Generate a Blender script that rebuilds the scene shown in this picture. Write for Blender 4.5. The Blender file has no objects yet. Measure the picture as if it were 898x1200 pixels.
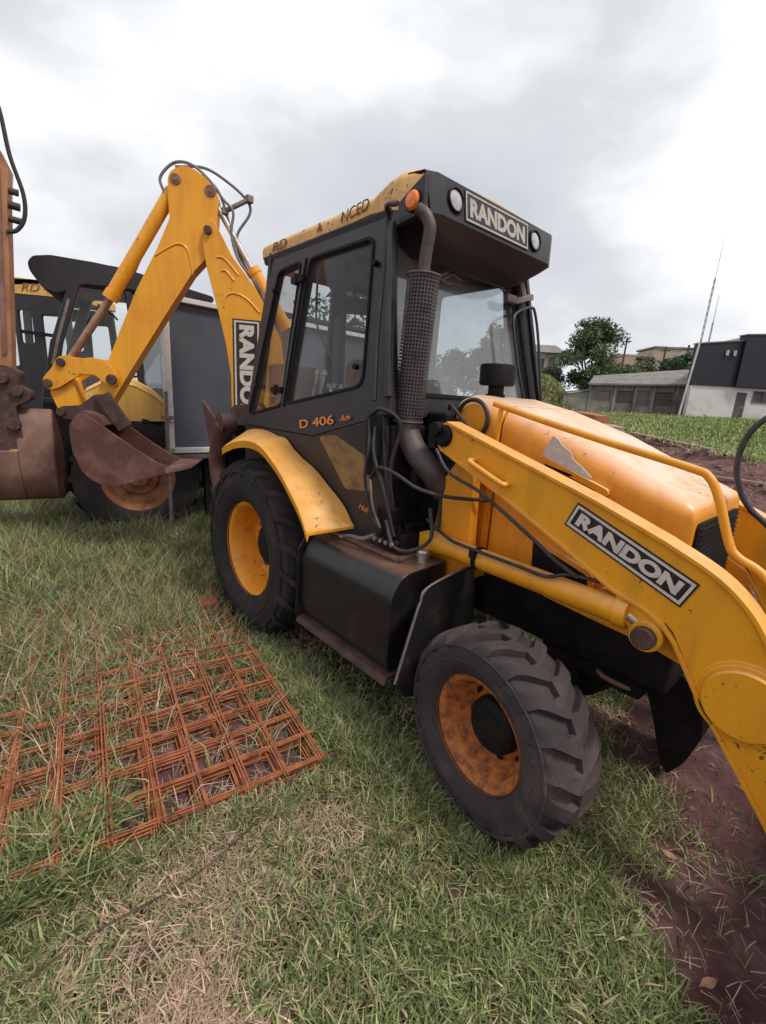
import bpy, bmesh, math, random
import numpy as np
from mathutils import Vector, Matrix, noise
from mathutils.geometry import tessellate_polygon
R = math.radians
random.seed(7); rng = np.random.default_rng(7)
S = bpy.context.scene
COL = S.collection

# ------------------------------------------------------------------ camera
cam_d = bpy.data.cameras.new('camera'); cam = bpy.data.objects.new('camera', cam_d); COL.objects.link(cam)
YAW, PITCH, ROLL = 0.8361, -0.2383, 0.0608
Fv = Vector((-math.sin(YAW)*math.cos(PITCH), math.cos(YAW)*math.cos(PITCH), math.sin(PITCH)))
Rv = Vector((math.cos(YAW), math.sin(YAW), 0)); Uv = Rv.cross(Fv)
R2 = Rv*math.cos(ROLL)+Uv*math.sin(ROLL); U2 = -Rv*math.sin(ROLL)+Uv*math.cos(ROLL)
CAM = Vector((2.9974, -2.3931, 1.7203))
M = Matrix((R2, U2, -Fv)).transposed().to_4x4(); M.translation = CAM
cam.matrix_world = M
cam_d.sensor_fit = 'VERTICAL'; cam_d.sensor_height = 36; cam_d.lens = 534.37/1200*36
cam_d.clip_start = 0.02; cam_d.clip_end = 3000
S.camera = cam

# ------------------------------------------------------------------ world, sun, exposure
SUN_EL, SUN_AZ = R(58), R(75)          # azimuth measured clockwise from +Y
W = bpy.data.worlds.new('World'); S.world = W; W.use_nodes = True
nt = W.node_tree; nt.nodes.clear()
def wn(t, **k):
    n = nt.nodes.new(t)
    for a, b in k.items(): setattr(n, a, b)
    return n
out = wn('ShaderNodeOutputWorld'); bg = wn('ShaderNodeBackground'); bg.inputs[1].default_value = 0.106
sky = wn('ShaderNodeTexSky', sky_type='NISHITA', sun_disc=False, sun_elevation=SUN_EL, sun_rotation=SUN_AZ)
sky.air_density = 1.0; sky.dust_density = 2.0
tc = wn('ShaderNodeTexCoord'); mp = wn('ShaderNodeMapping'); mp.inputs['Scale'].default_value = (1, 1, 2.1)
mp.inputs['Location'].default_value = (1.17, -3.73, -2.99)
n1 = wn('ShaderNodeTexNoise'); n1.inputs['Scale'].default_value = 1.9; n1.inputs['Detail'].default_value = 8; n1.inputs['Roughness'].default_value = 0.5
n2 = wn('ShaderNodeTexNoise'); n2.inputs['Scale'].default_value = 0.9; n2.inputs['Detail'].default_value = 4
mixn = wn('ShaderNodeMath', operation='MULTIPLY_ADD'); mixn.inputs[1].default_value = 0.65
mul2 = wn('ShaderNodeMath', operation='MULTIPLY'); mul2.inputs[1].default_value = 0.35
ramp = wn('ShaderNodeValToRGB'); e = ramp.color_ramp.elements
e[0].position = .36; e[0].color = (5.2, 5.45, 5.95, 1); e[1].position = .70; e[1].color = (14, 14, 14, 1)
k = e.new(.50); k.color = (6.3, 6.5, 6.85, 1); k = e.new(.57); k.color = (8.3, 8.45, 8.7, 1)
cover = wn('ShaderNodeValToRGB'); cover.color_ramp.elements[0].position = .26; cover.color_ramp.elements[0].color = (.55, .55, .55, 1)
cover.color_ramp.elements[1].position = .38; cover.color_ramp.elements[1].color = (1, 1, 1, 1)
mix = wn('ShaderNodeMixRGB')
L = nt.links.new
L(tc.outputs['Generated'], mp.inputs[0]); L(mp.outputs[0], n1.inputs[0]); L(mp.outputs[0], n2.inputs[0])
L(n2.outputs[0], mul2.inputs[0]); L(n1.outputs[0], mixn.inputs[0]); L(mul2.outputs[0], mixn.inputs[2])
L(mixn.outputs[0], ramp.inputs[0]); L(n2.outputs[0], cover.inputs[0])
L(cover.outputs[0], mix.inputs[0]); L(sky.outputs[0], mix.inputs[1]); L(ramp.outputs[0], mix.inputs[2])
L(mix.outputs[0], bg.inputs[0]); L(bg.outputs[0], out.inputs[0])

sd = bpy.data.lights.new('sun', 'SUN'); sd.energy = 2.4; sd.angle = R(12); sd.color = (1, .93, .82)
so = bpy.data.objects.new('sun', sd); COL.objects.link(so)
dirv = Vector((math.sin(SUN_AZ)*math.cos(SUN_EL), math.cos(SUN_AZ)*math.cos(SUN_EL), math.sin(SUN_EL)))
so.rotation_euler = dirv.to_track_quat('Z', 'Y').to_euler(); so.location = (0, 0, 30)
S.view_settings.view_transform = 'Standard'; S.view_settings.look = 'None'
S.view_settings.exposure = 0.15; S.view_settings.gamma = 1

# ------------------------------------------------------------------ materials
def srgb(r, g, b):
    f = lambda c: (c/255/12.92) if c/255 <= .04045 else ((c/255+.055)/1.055)**2.4
    return (f(r), f(g), f(b))
def mat(name, base, second=None, rough=.5, metal=0, dust_lo=.3, chips=0, scale=6, amt=.5, bump=.0, bscale=40, spec=.5, dust_light=None, dust_light_amt=0, coat=0):
    """base colour broken up with a second colour by noise, optional dust (painted top light on the hood) on faces that look up, fine bump"""
    m = bpy.data.materials.new(name); m.use_nodes = True; t = m.node_tree; b = t.nodes['Principled BSDF']
    b.inputs['Roughness'].default_value = rough; b.inputs['Metallic'].default_value = metal
    b.inputs['Specular IOR Level'].default_value = spec; b.inputs['Coat Weight'].default_value = coat
    b.inputs['Base Color'].default_value = (*base, 1)
    co = t.nodes.new('ShaderNodeTexCoord')
    last = None
    if second:
        n = t.nodes.new('ShaderNodeTexNoise'); n.inputs['Scale'].default_value = scale; n.inputs['Detail'].default_value = 9; n.inputs['Roughness'].default_value = .65
        r = t.nodes.new('ShaderNodeValToRGB'); r.color_ramp.elements[0].position = .62-.3*amt; r.color_ramp.elements[1].position = .78-.2*amt
        r.color_ramp.elements[0].color = (*base, 1); r.color_ramp.elements[1].color = (*second, 1)
        t.links.new(co.outputs['Object'], n.inputs[0]); t.links.new(n.outputs[0], r.inputs[0]); last = r.outputs[0]
        mr = t.nodes.new('ShaderNodeMapRange'); mr.inputs[3].default_value = max(rough-.12, .05); mr.inputs[4].default_value = min(rough+.22, 1)
        t.links.new(n.outputs[0], mr.inputs[0]); t.links.new(mr.outputs[0], b.inputs['Roughness'])
    if dust_light:
        g = t.nodes.new('ShaderNodeNewGeometry'); sp = t.nodes.new('ShaderNodeSeparateXYZ'); t.links.new(g.outputs['Normal'], sp.inputs[0])
        n2 = t.nodes.new('ShaderNodeTexNoise'); n2.inputs['Scale'].default_value = 5; n2.inputs['Detail'].default_value = 7
        t.links.new(co.outputs['Object'], n2.inputs[0])
        a = t.nodes.new('ShaderNodeMath'); a.operation = 'MULTIPLY'; t.links.new(n2.outputs[0], a.inputs[1])
        mr2 = t.nodes.new('ShaderNodeMapRange'); mr2.inputs[1].default_value = dust_lo; mr2.inputs[2].default_value = 1; mr2.inputs[4].default_value = dust_light_amt*2
        t.links.new(sp.outputs[2], mr2.inputs[0]); t.links.new(mr2.outputs[0], a.inputs[0])
        a.use_clamp = True
        mx = t.nodes.new('ShaderNodeMixRGB'); mx.inputs[2].default_value = (*dust_light, 1); mx.inputs[1].default_value = (*base, 1)
        if last: t.links.new(last, mx.inputs[1])
        t.links.new(a.outputs[0], mx.inputs[0]); last = mx.outputs[0]
    if chips:
        # paint worn off in specks and short scratches, plus faint run-off streaks
        n5 = t.nodes.new('ShaderNodeTexNoise'); n5.inputs['Scale'].default_value = 38; n5.inputs['Detail'].default_value = 5; n5.inputs['Roughness'].default_value = .7
        n6 = t.nodes.new('ShaderNodeTexNoise'); n6.inputs['Scale'].default_value = 4; n6.inputs['Detail'].default_value = 4
        ad = t.nodes.new('ShaderNodeMath'); ad.operation = 'MULTIPLY_ADD'; ad.inputs[1].default_value = .45
        t.links.new(co.outputs['Object'], n5.inputs[0]); t.links.new(co.outputs['Object'], n6.inputs[0]); t.links.new(n6.outputs[0], ad.inputs[0]); t.links.new(n5.outputs[0], ad.inputs[2])
        r5 = t.nodes.new('ShaderNodeMapRange'); r5.inputs[1].default_value = .895-.05*chips; r5.inputs[2].default_value = .93-.05*chips; t.links.new(ad.outputs[0], r5.inputs[0])
        mpg = t.nodes.new('ShaderNodeMapping'); mpg.inputs['Scale'].default_value = (14, 14, 1.6); n7 = t.nodes.new('ShaderNodeTexNoise'); n7.inputs['Scale'].default_value = 1; n7.inputs['Detail'].default_value = 5
        t.links.new(co.outputs['Object'], mpg.inputs[0]); t.links.new(mpg.outputs[0], n7.inputs[0])
        r7 = t.nodes.new('ShaderNodeMapRange'); r7.inputs[1].default_value = .50; r7.inputs[2].default_value = .80; r7.inputs[4].default_value = .42; t.links.new(n7.outputs[0], r7.inputs[0])
        g7 = t.nodes.new('ShaderNodeMixRGB'); g7.inputs[2].default_value = (base[0]*.42, base[1]*.42, base[2]*.6+.01, 1); g7.inputs[1].default_value = (*base, 1)
        if last: t.links.new(last, g7.inputs[1])
        t.links.new(r7.outputs[0], g7.inputs[0])
        g5 = t.nodes.new('ShaderNodeMixRGB'); g5.inputs[2].default_value = (.13, .06, .035, 1); t.links.new(g7.outputs[0], g5.inputs[1]); t.links.new(r5.outputs[0], g5.inputs[0]); last = g5.outputs[0]
    if last: t.links.new(last, b.inputs['Base Color'])
    if bump:
        n3 = t.nodes.new('ShaderNodeTexNoise'); n3.inputs['Scale'].default_value = bscale; n3.inputs['Detail'].default_value = 6
        bp = t.nodes.new('ShaderNodeBump'); bp.inputs['Strength'].default_value = bump; bp.inputs['Distance'].default_value = .01
        t.links.new(co.outputs['Object'], n3.inputs[0]); t.links.new(n3.outputs[0], bp.inputs['Height']); t.links.new(bp.outputs[0], b.inputs['Normal'])
    return m
DUST = (.62, .47, .33)
YEL = mat('yellow_paint', (.80, .345, .012), (.72, .28, .010), chips=-.15, rough=.38, scale=2.2, amt=.55, bump=.03, bscale=6, dust_light=DUST, dust_light_amt=.35)
YELHOOD = mat('hood_paint', (.80, .31, .018), (.72, .26, .015), chips=.05, rough=.36, scale=2.5, amt=.5, bump=.03, bscale=5, dust_light=(.74, .53, .40), dust_light_amt=.95)  # pale tone on upward faces paints in the bright top light
YELROOF = mat('roof_paint', chips=.8, base=(.80, .46, .16), second=(.58, .32, .14), rough=.6, scale=5, amt=.5, bump=.2, bscale=30, dust_light=(.62, .45, .30), dust_light_amt=.5)
YELFAD = mat('faded_yellow', (.80, .47, .11), (.70, .40, .12), chips=.8, rough=.5, scale=4, amt=.5, bump=.05)
YELRIM = mat('rim_paint', (.78, .30, .015), (.46, .17, .03), chips=.1, rough=.45, scale=9, amt=.35, bump=.1)
RUSTRIM = mat('rusty_rim', (.50, .15, .028), (.17, .05, .02), rough=.65, scale=22, amt=.7, bump=.4, bscale=60)
BLK = mat('black_paint', (.016, .014, .017), (.05, .035, .032), rough=.36, scale=5, amt=.35, bump=.08, bscale=25, dust_light=(.12, .08, .07), dust_light_amt=.2)
CABBLK = mat('cab_black_paint', (.017, .014, .018), (.032, .025, .027), rough=.40, scale=3, amt=.35, bump=.05, bscale=12, dust_light=(.12, .09, .08), dust_light_amt=.15)
TANK = mat('tank_black', (.011, .010, .012), (.028, .023, .023), rough=.28, scale=8, amt=.35, bump=.06, bscale=14, dust_lo=.8, dust_light=(.23, .125, .085), dust_light_amt=.75)
GREASE = mat('greasy_black', (.007, .006, .007), (.018, .013, .012), spec=.22, rough=.6, scale=9, amt=.5, bump=.3)
RUB = mat('tyre_rubber', (.042, .033, .035), (.095, .070, .068), rough=.78, scale=4, amt=.5, bump=.25, bscale=70, spec=.3)
RUBSH = mat('shaded_tyre_rubber', (.024, .020, .021), (.055, .043, .040), rough=.8, scale=4, amt=.45, bump=.25, bscale=60, spec=.3)  # darker copy of the tyre rubber, shade painted into its colour
HOSE = mat('rubber_hose', (.02, .019, .021), (.05, .045, .045), rough=.5, scale=20, amt=.4)
GREYHOSE = mat('sheathed_hose', (.16, .16, .18), (.08, .08, .09), rough=.5, scale=20, amt=.5)
STEEL = mat('bare_steel', (.52, .50, .48), (.25, .2, .17), rough=.35, metal=.9, scale=14, amt=.4)
RODR = mat('rusty_rod', (.38, .22, .15), (.2, .1, .07), rough=.4, metal=.5, scale=10, amt=.5)
RUST = mat('rusty_bucket_steel', (.105, .042, .034), (.19, .09, .07), rough=.62, metal=.2, scale=5, amt=.55, bump=.3, bscale=25)
RUSTD = mat('dark_rusty_steel', (.05, .025, .023), (.11, .052, .04), rough=.6, scale=9, amt=.6, bump=.4, bscale=40)
BROWN = mat('brown_plate', (.17, .085, .065), (.27, .155, .12), rough=.55, scale=4, amt=.55, bump=.15, bscale=18)
ORBR = mat('orange_brown_boom', (.42, .19, .09), (.22, .10, .06), rough=.6, scale=3, amt=.6, bump=.2, bscale=20)
WIRE = mat('rusted_wire', (.40, .125, .048), (.16, .05, .026), rough=.85, scale=12, amt=.6)
EXH = mat('exhaust_pipe_steel', (.24, .19, .18), (.13, .10, .09), rough=.5, metal=.6, scale=14, amt=.5, bump=.2)
STACK = mat('stack_steel', (.10, .078, .075), (.06, .042, .038), rough=.55, metal=.3, scale=10, amt=.5, bump=.2)
GUARD = mat('guard_steel', (.095, .075, .082), (.06, .042, .042), rough=.5, metal=.4, scale=12, amt=.4)
GREYP = mat('grey_panel_sheet', (.058, .062, .085), (.078, .082, .105), rough=.5, scale=1.2, amt=.5, bump=.04, bscale=4)
WHITE = mat('white_frame_paint', (.62, .60, .60), (.45, .42, .42), rough=.5, scale=6, amt=.5)
LETTER = mat('badge_white', (.62, .56, .50), (.48, .42, .38), rough=.5, scale=30, amt=.4)
LETTERG = mat('sign_cream', (.42, .40, .36), (.30, .27, .24), rough=.55, scale=30, amt=.5)
ORL = mat('orange_lettering', (.80, .27, .07), rough=.5)
DKL = mat('dark_lettering', (.16, .09, .04), (.50, .29, .10), rough=.6, scale=30, amt=.4)
BADGE = mat('badge_black', (.018, .010, .010), (.04, .025, .022), rough=.4, scale=10, amt=.4)
AMBER = mat('amber_lens', (.95, .22, .03), rough=.25)
LENS = mat('lamp_glass', (.50, .50, .50), (.3, .3, .3), rough=.15, metal=.3, scale=25, amt=.4)
DECAL = mat('peeling_decal', (.50, .47, .45), (.64, .58, .52), rough=.6, scale=30, amt=.5)
DECALB = mat('faded_brown_decal', (.26, .15, .055), (.10, .06, .03), rough=.5, scale=8, amt=.6)
SEAT = mat('seat_fabric', (.17, .07, .035), (.24, .12, .06), rough=.8, scale=12, amt=.5, bump=.3)
TAN = mat('tan_panel', (.30, .16, .075), (.18, .09, .045), rough=.6, scale=5, amt=.5)
LINER = mat('grey_headliner', (.12, .11, .115), (.17, .155, .155), rough=.8, scale=5, amt=.5)
CONC = mat('weathered_concrete', (.30, .27, .245), (.13, .11, .10), rough=.9, scale=1.1, amt=.7, bump=.3, bscale=6)
BWHITE = mat('white_render', (.62, .60, .59), (.40, .36, .34), rough=.9, scale=.8, amt=.5, bump=.1)
BBLACK = mat('black_cladding', (.012, .011, .022), (.02, .018, .03), rough=.5, scale=.5, amt=.5)
DOORG = mat('dark_door', (.10, .085, .09), (.13, .11, .11), rough=.6, scale=2, amt=.5)
TILE = mat('roof_sheet_grey', (.20, .19, .185), (.12, .10, .095), rough=.8, scale=1.5, amt=.6, bump=.3, bscale=5)
BEIGE = mat('beige_render', (.42, .34, .27), (.33, .26, .21), rough=.9, scale=.6, amt=.5)
WOODP = mat('weathered_wood', (.38, .28, .21), (.22, .15, .11), rough=.85, scale=3, amt=.6, bump=.3)
REDB = mat('red_brick_clay', (.38, .13, .07), (.28, .10, .06), rough=.9, scale=9, amt=.5)
MAST = mat('galvanised_mast', (.34, .35, .37), (.25, .25, .27), rough=.5, scale=3, amt=.4)
BARK = mat('bark', (.09, .065, .05), (.15, .11, .08), rough=.9, scale=3, amt=.5)
DRYLEAF = mat('dry_leaf', (.38, .22, .14), (.25, .13, .08), rough=.8, scale=30, amt=.5)
def glassmat(name, tint, haze, fr=.16):
    m = bpy.data.materials.new(name); m.use_nodes = True; t = m.node_tree; t.nodes.clear()
    o = t.nodes.new('ShaderNodeOutputMaterial'); tr = t.nodes.new('ShaderNodeBsdfTransparent'); tr.inputs[0].default_value = (*tint, 1)
    g = t.nodes.new('ShaderNodeBsdfGlossy'); g.inputs['Roughness'].default_value = .03
    d = t.nodes.new('ShaderNodeBsdfDiffuse'); d.inputs[0].default_value = (.45, .42, .40, 1)
    lw = t.nodes.new('ShaderNodeLayerWeight'); lw.inputs[0].default_value = .12
    mr = t.nodes.new('ShaderNodeMapRange'); mr.inputs[3].default_value = fr*.3; mr.inputs[4].default_value = .38
    m1 = t.nodes.new('ShaderNodeMixShader'); m2 = t.nodes.new('ShaderNodeMixShader')
    n = t.nodes.new('ShaderNodeTexNoise'); n.inputs['Scale'].default_value = 3; n.inputs['Detail'].default_value = 6
    co = t.nodes.new('ShaderNodeTexCoord'); t.links.new(co.outputs['Object'], n.inputs[0])
    mm = t.nodes.new('ShaderNodeMath'); mm.operation = 'MULTIPLY'; mm.inputs[1].default_value = haze*2; t.links.new(n.outputs[0], mm.inputs[0])
    t.links.new(lw.outputs['Fresnel'], mr.inputs[0]); t.links.new(mr.outputs[0], m1.inputs[0])
    t.links.new(tr.outputs[0], m1.inputs[1]); t.links.new(g.outputs[0], m1.inputs[2])
    t.links.new(mm.outputs[0], m2.inputs[0]); t.links.new(m1.outputs[0], m2.inputs[1]); t.links.new(d.outputs[0], m2.inputs[2])
    t.links.new(m2.outputs[0], o.inputs[0]); return m
GLASS = glassmat('dusty_cab_glass', (.93, .95, .95), .035, .06)
GLASSW = glassmat('dusty_windscreen', (.88, .93, .95), .12, .5)
GLASSD = glassmat('smoked_glass', (.5, .55, .56), .08, .3)

# ------------------------------------------------------------------ mesh helpers
class G:
    def __init__(s): s.v = []; s.f = []
    def add(s, vs, fs):
        b = len(s.v); s.v += [tuple(x) for x in vs]; s.f += [tuple(i+b for i in f) for f in fs]; return s
    def box(s, c, d, m=None):
        x, y, z = (a/2 for a in d); vs = [Vector((i*x, j*y, k*z)) for i in (-1, 1) for j in (-1, 1) for k in (-1, 1)]
        if m is not None: vs = [m @ v for v in vs]
        vs = [v+Vector(c) for v in vs]
        return s.add(vs, [(0, 1, 3, 2), (4, 6, 7, 5), (0, 4, 5, 1), (2, 3, 7, 6), (0, 2, 6, 4), (1, 5, 7, 3)])
    def bar(s, a, b, w, h, up=(0, 0, 1)):
        a, b = Vector(a), Vector(b); d = (b-a).normalized(); u = Vector(up)
        if abs(d.dot(u)) > .97: u = Vector((1, 0, 0))
        r = d.cross(u).normalized()*w/2; u = r.cross(d).normalized()*h/2
        vs = [p+i*r+j*u for p in (a, b) for i, j in ((-1, -1), (1, -1), (1, 1), (-1, 1))]
        return s.add(vs, [(3, 2, 1, 0), (4, 5, 6, 7), (0, 1, 5, 4), (1, 2, 6, 5), (2, 3, 7, 6), (3, 0, 4, 7)])
    def cyl(s, a, b, r0, r1=None, n=20, caps=True):
        a, b = Vector(a), Vector(b); r1 = r0 if r1 is None else r1
        d = (b-a).normalized(); u = Vector((0, 0, 1)) if abs(d.z) < .9 else Vector((1, 0, 0))
        x = d.cross(u).normalized(); y = d.cross(x)
        vs = []
        for p, r in ((a, r0), (b, r1)):
            for i in range(n):
                t = 2*math.pi*i/n; vs.append(p+x*r*math.cos(t)+y*r*math.sin(t))
        fs = [(i, i+n, (i+1) % n+n, (i+1) % n) for i in range(n)]
        if caps: fs += [tuple(range(n)), tuple(range(2*n-1, n-1, -1))]
        return s.add(vs, fs)
    def tube(s, pts, r, n=10, sub=6, smooth=True, caps=True):
        P = [Vector(p) for p in pts]
        if smooth and len(P) > 2:
            Q = [P[0]*2-P[1]]+P+[P[-1]*2-P[-2]]; o = []
            for i in range(1, len(Q)-2):
                for k in range(sub):
                    t = k/sub; a, b, c, d = Q[i-1:i+3]
                    o.append(.5*((2*b)+(c-a)*t+(2*a-5*b+4*c-d)*t*t+(3*b-a-3*c+d)*t**3))
            P = o+[P[-1]]
        d = (P[1]-P[0]).normalized(); u = Vector((0, 0, 1)) if abs(d.z) < .9 else Vector((1, 0, 0)); x = d.cross(u).normalized()
        vs = []
        for i, p in enumerate(P):
            d = (P[min(i+1, len(P)-1)]-P[max(i-1, 0)]).normalized(); x = (x-d*x.dot(d)).normalized(); y = d.cross(x)
            rr = r(i/(len(P)-1)) if callable(r) else r
            for k in range(n):
                t = 2*math.pi*k/n; vs.append(p+x*rr*math.cos(t)+y*rr*math.sin(t))
        fs = [(i*n+k, i*n+(k+1) % n, (i+1)*n+(k+1) % n, (i+1)*n+k) for i in range(len(P)-1) for k in range(n)]
        if caps: fs += [tuple(range(n-1, -1, -1)), tuple(range((len(P)-1)*n, len(P)*n))]
        return s.add(vs, fs)
    def plate(s, loops, fr, d0, d1):
        """flat polygon (with holes) in frame fr=(o,ex,ey,ez), thick from d0 to d1 along ez"""
        o, ex, ey, ez = (Vector(q) for q in fr)
        L3 = [[Vector((a, b, 0)) for a, b in l] for l in loops]; flat = [p for l in L3 for p in l]
        tri = tessellate_polygon(L3)
        n = len(flat); vs = [o+ex*p.x+ey*p.y+ez*d0 for p in flat]+[o+ex*p.x+ey*p.y+ez*d1 for p in flat]
        fs = []
        for t in tri:
            a, b, c = (flat[i] for i in t); ccw = (b-a).cross(c-a).z > 0
            t = tuple(t) if ccw else tuple(reversed(t))
            fs.append(tuple(i+n for i in t)); fs.append(tuple(reversed(t)))
        k = 0
        for li, l in enumerate(loops):
            m = len(l); area = sum(l[i][0]*l[(i+1) % m][1]-l[(i+1) % m][0]*l[i][1] for i in range(m))
            for i in range(m):
                a, b = k+i, k+(i+1) % m
                q = (a, b, b+n, a+n)
                if (area > 0) != (li == 0): q = tuple(reversed(q))
                fs.append(q)
            k += m
        return s.add(vs, fs)
    def lathe(s, prof, o, ax, n=48, ref=None):
        """prof: (radius, along axis)"""
        o, ax = Vector(o), Vector(ax).normalized(); u = Vector((0, 0, 1)) if abs(ax.z) < .9 else Vector((1, 0, 0))
        x = ax.cross(u).normalized(); y = ax.cross(x); m = len(prof); vs = []
        for i in range(n):
            t = 2*math.pi*i/n; d = x*math.cos(t)+y*math.sin(t)
            vs += [o+d*r+ax*a for r, a in prof]
        return s.add(vs, [(i*m+k, i*m+k+1, ((i+1) % n)*m+k+1, ((i+1) % n)*m+k) for i in range(n) for k in range(m-1)])
    def loft(s, rings, close=True, caps=True):
        n = len(rings[0]); vs = [p for r in rings for p in r]; fs = []
        for i in range(len(rings)-1):
            for k in range(n if close else n-1):
                fs.append((i*n+k, i*n+(k+1) % n, (i+1)*n+(k+1) % n, (i+1)*n+k))
        if caps: fs += [tuple(range(n-1, -1, -1)), tuple(range((len(rings)-1)*n, len(rings)*n))]
        return s.add(vs, fs)

def mk(name, g, m, parent=None, bevel=0, sharp=35, **props):
    me = bpy.data.meshes.new(name); me.from_pydata([tuple(v) for v in g.v], [], g.f)
    bm = bmesh.new(); bm.from_mesh(me); bmesh.ops.recalc_face_normals(bm, faces=bm.faces); bm.to_mesh(me); bm.free()
    me.materials.append(m); me.shade_smooth()
    if sharp < 180: me.set_sharp_from_angle(angle=R(sharp))
    o = bpy.data.objects.new(name, me); COL.objects.link(o)
    if parent: o.parent = parent
    if bevel:
        b = o.modifiers.new('bevel', 'BEVEL'); b.width = bevel; b.segments = 2; b.limit_method = 'ANGLE'; b.angle_limit = R(40); b.harden_normals = True
    for k, v in props.items(): o[k] = v
    return o
def thing(name, label, cat, loc=(0, 0, 0), group=None):
    o = bpy.data.objects.new(name, None); COL.objects.link(o); o.location = loc; o.empty_display_size = .2
    o['label'] = label; o['category'] = cat
    if group: o['group'] = group
    return o
def tag(o, label, cat, group=None):
    o['label'] = label; o['category'] = cat
    if group: o['group'] = group
    return o
def local(root, objs=None):
    """children were modelled in world coordinates: undo the root offset"""
    for c in root.children:
        c.location = c.location-root.location
def rnd(poly, r, n=4):
    """round the corners of a polygon"""
    o = []; m = len(poly)
    for i in range(m):
        p = Vector((*poly[i], 0)); a = Vector((*poly[i-1], 0)); b = Vector((*poly[(i+1) % m], 0))
        rr = r[i] if isinstance(r, (list, tuple)) else r
        if rr <= 0: o.append((p.x, p.y)); continue
        u = (a-p).normalized(); v = (b-p).normalized(); d = min(rr, (a-p).length*.45, (b-p).length*.45)
        A, B = p+u*d, p+v*d
        for k in range(n+1):
            t = k/n; q = A*(1-t)**2+p*2*t*(1-t)+B*t*t; o.append((q.x, q.y))
    return o
def crom(P, k=5):
    """smooth curve through points"""
    P = [Vector(p) for p in P]; Q = [P[0]*2-P[1]]+P+[P[-1]*2-P[-2]]; o = []
    for i in range(1, len(Q)-2):
        for j in range(k):
            t = j/k; a, b, c, d = Q[i-1:i+3]; o.append(tuple(.5*((2*b)+(c-a)*t+(2*a-5*b+4*c-d)*t*t+(3*b-a-3*c+d)*t**3)))
    return o+[tuple(P[-1])]
def inset(poly, d):
    c = (sum(p[0] for p in poly)/len(poly), sum(p[1] for p in poly)/len(poly)); o = []
    m = len(poly); area = sum(poly[i][0]*poly[(i+1) % m][1]-poly[(i+1) % m][0]*poly[i][1] for i in range(m))
    sg = 1 if area > 0 else -1
    for i in range(m):
        p = Vector(poly[i]); a = Vector(poly[i-1]); b = Vector(poly[(i+1) % m])
        n1 = Vector((-(p-a).y, (p-a).x)).normalized()*sg; n2 = Vector((-(b-p).y, (b-p).x)).normalized()*sg
        k = (n1+n2); k = k/max(k.dot(n1), .3) if k.length > 1e-6 else n1
        q = p+k*d; o.append((q.x, q.y))
    return o
def text(name, s, size, fr, m, parent, depth=.003, bold=0.0, width=None, shear=0):
    """lettering centred on fr's origin; fr=(o, reading dir, up, normal)"""
    c = bpy.data.curves.new(name, 'FONT'); c.body = s; c.size = 1; c.align_x = 'CENTER'; c.align_y = 'CENTER'; c.extrude = .01; c.offset = bold; c.shear = shear; c.resolution_u = 4
    t = bpy.data.objects.new('tmp', c); COL.objects.link(t); bpy.context.view_layer.update()
    me = bpy.data.meshes.new_from_object(t.evaluated_get(bpy.context.evaluated_depsgraph_get())); bpy.data.objects.remove(t); bpy.data.curves.remove(c)
    xs = [v.co.x for v in me.vertices]; ys = [v.co.y for v in me.vertices]; w = max(xs)-min(xs); h = max(ys)-min(ys); cx = (max(xs)+min(xs))/2; cy = (max(ys)+min(ys))/2
    o, ex, ey, ez = (Vector(q) for q in fr); sy = size/h; sx = (width/w) if width else sy
    for v in me.vertices:
        p = v.co.copy(); v.co = o+ex*((p.x-cx)*sx)+ey*((p.y-cy)*sy)+ez*(depth*.5*(1 if p.z > 0 else -1)+depth*.5)
    me.name = name; me.materials.clear(); me.materials.append(m)
    ob = bpy.data.objects.new(name, me); COL.objects.link(ob); ob.parent = parent; return ob
FRS = lambda y: ((0, y, 0), (1, 0, 0), (0, 0, 1), (0, -1, 0))      # the machine's right side, facing -Y

# ------------------------------------------------------------------ ground
def sst(a, b, x):
    t = np.clip((x-a)/(b-a), 0, 1); return t*t*(3-2*t)
def vnoise(x, y, s, seed=0):
    """cheap smooth value noise"""
    x = np.asarray(x)*s+seed*17.3; y = np.asarray(y)*s+seed*9.7; xi = np.floor(x); yi = np.floor(y); u = x-xi; v = y-yi
    u = u*u*(3-2*u); v = v*v*(3-2*v)
    h = lambda a, b: np.modf(np.abs(np.sin(a*127.1+b*311.7)*43758.5453))[0]
    return (h(xi, yi)*(1-u)+h(xi+1, yi)*u)*(1-v)+(h(xi, yi+1)*(1-u)+h(xi+1, yi+1)*u)*v
def height(x, y):
    c = y+.57*x
    top = np.clip(.87-.10*x, .7, 1.6)
    h = sst(10, 12.3, c)*top; h = h+(1.78-top)*sst(13.5, 22.5, c)*(c > 12)
    h = h+np.clip(c-36, 0, 160)*.032
    h = h+2.3*np.exp(-(((x+14.2)/3.2)**2+((y-24.5)/2.6)**2)**2)
    n = (vnoise(x, y, .7, 1)-.5)*.05+(vnoise(x, y, 3.1, 2)-.5)*.022+(vnoise(x, y, 9, 3)-.5)*.010
    amp = 1+3*sst(9, 10.5, c)*(1-sst(12, 13, c))
    return h+n*amp-.012
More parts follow.
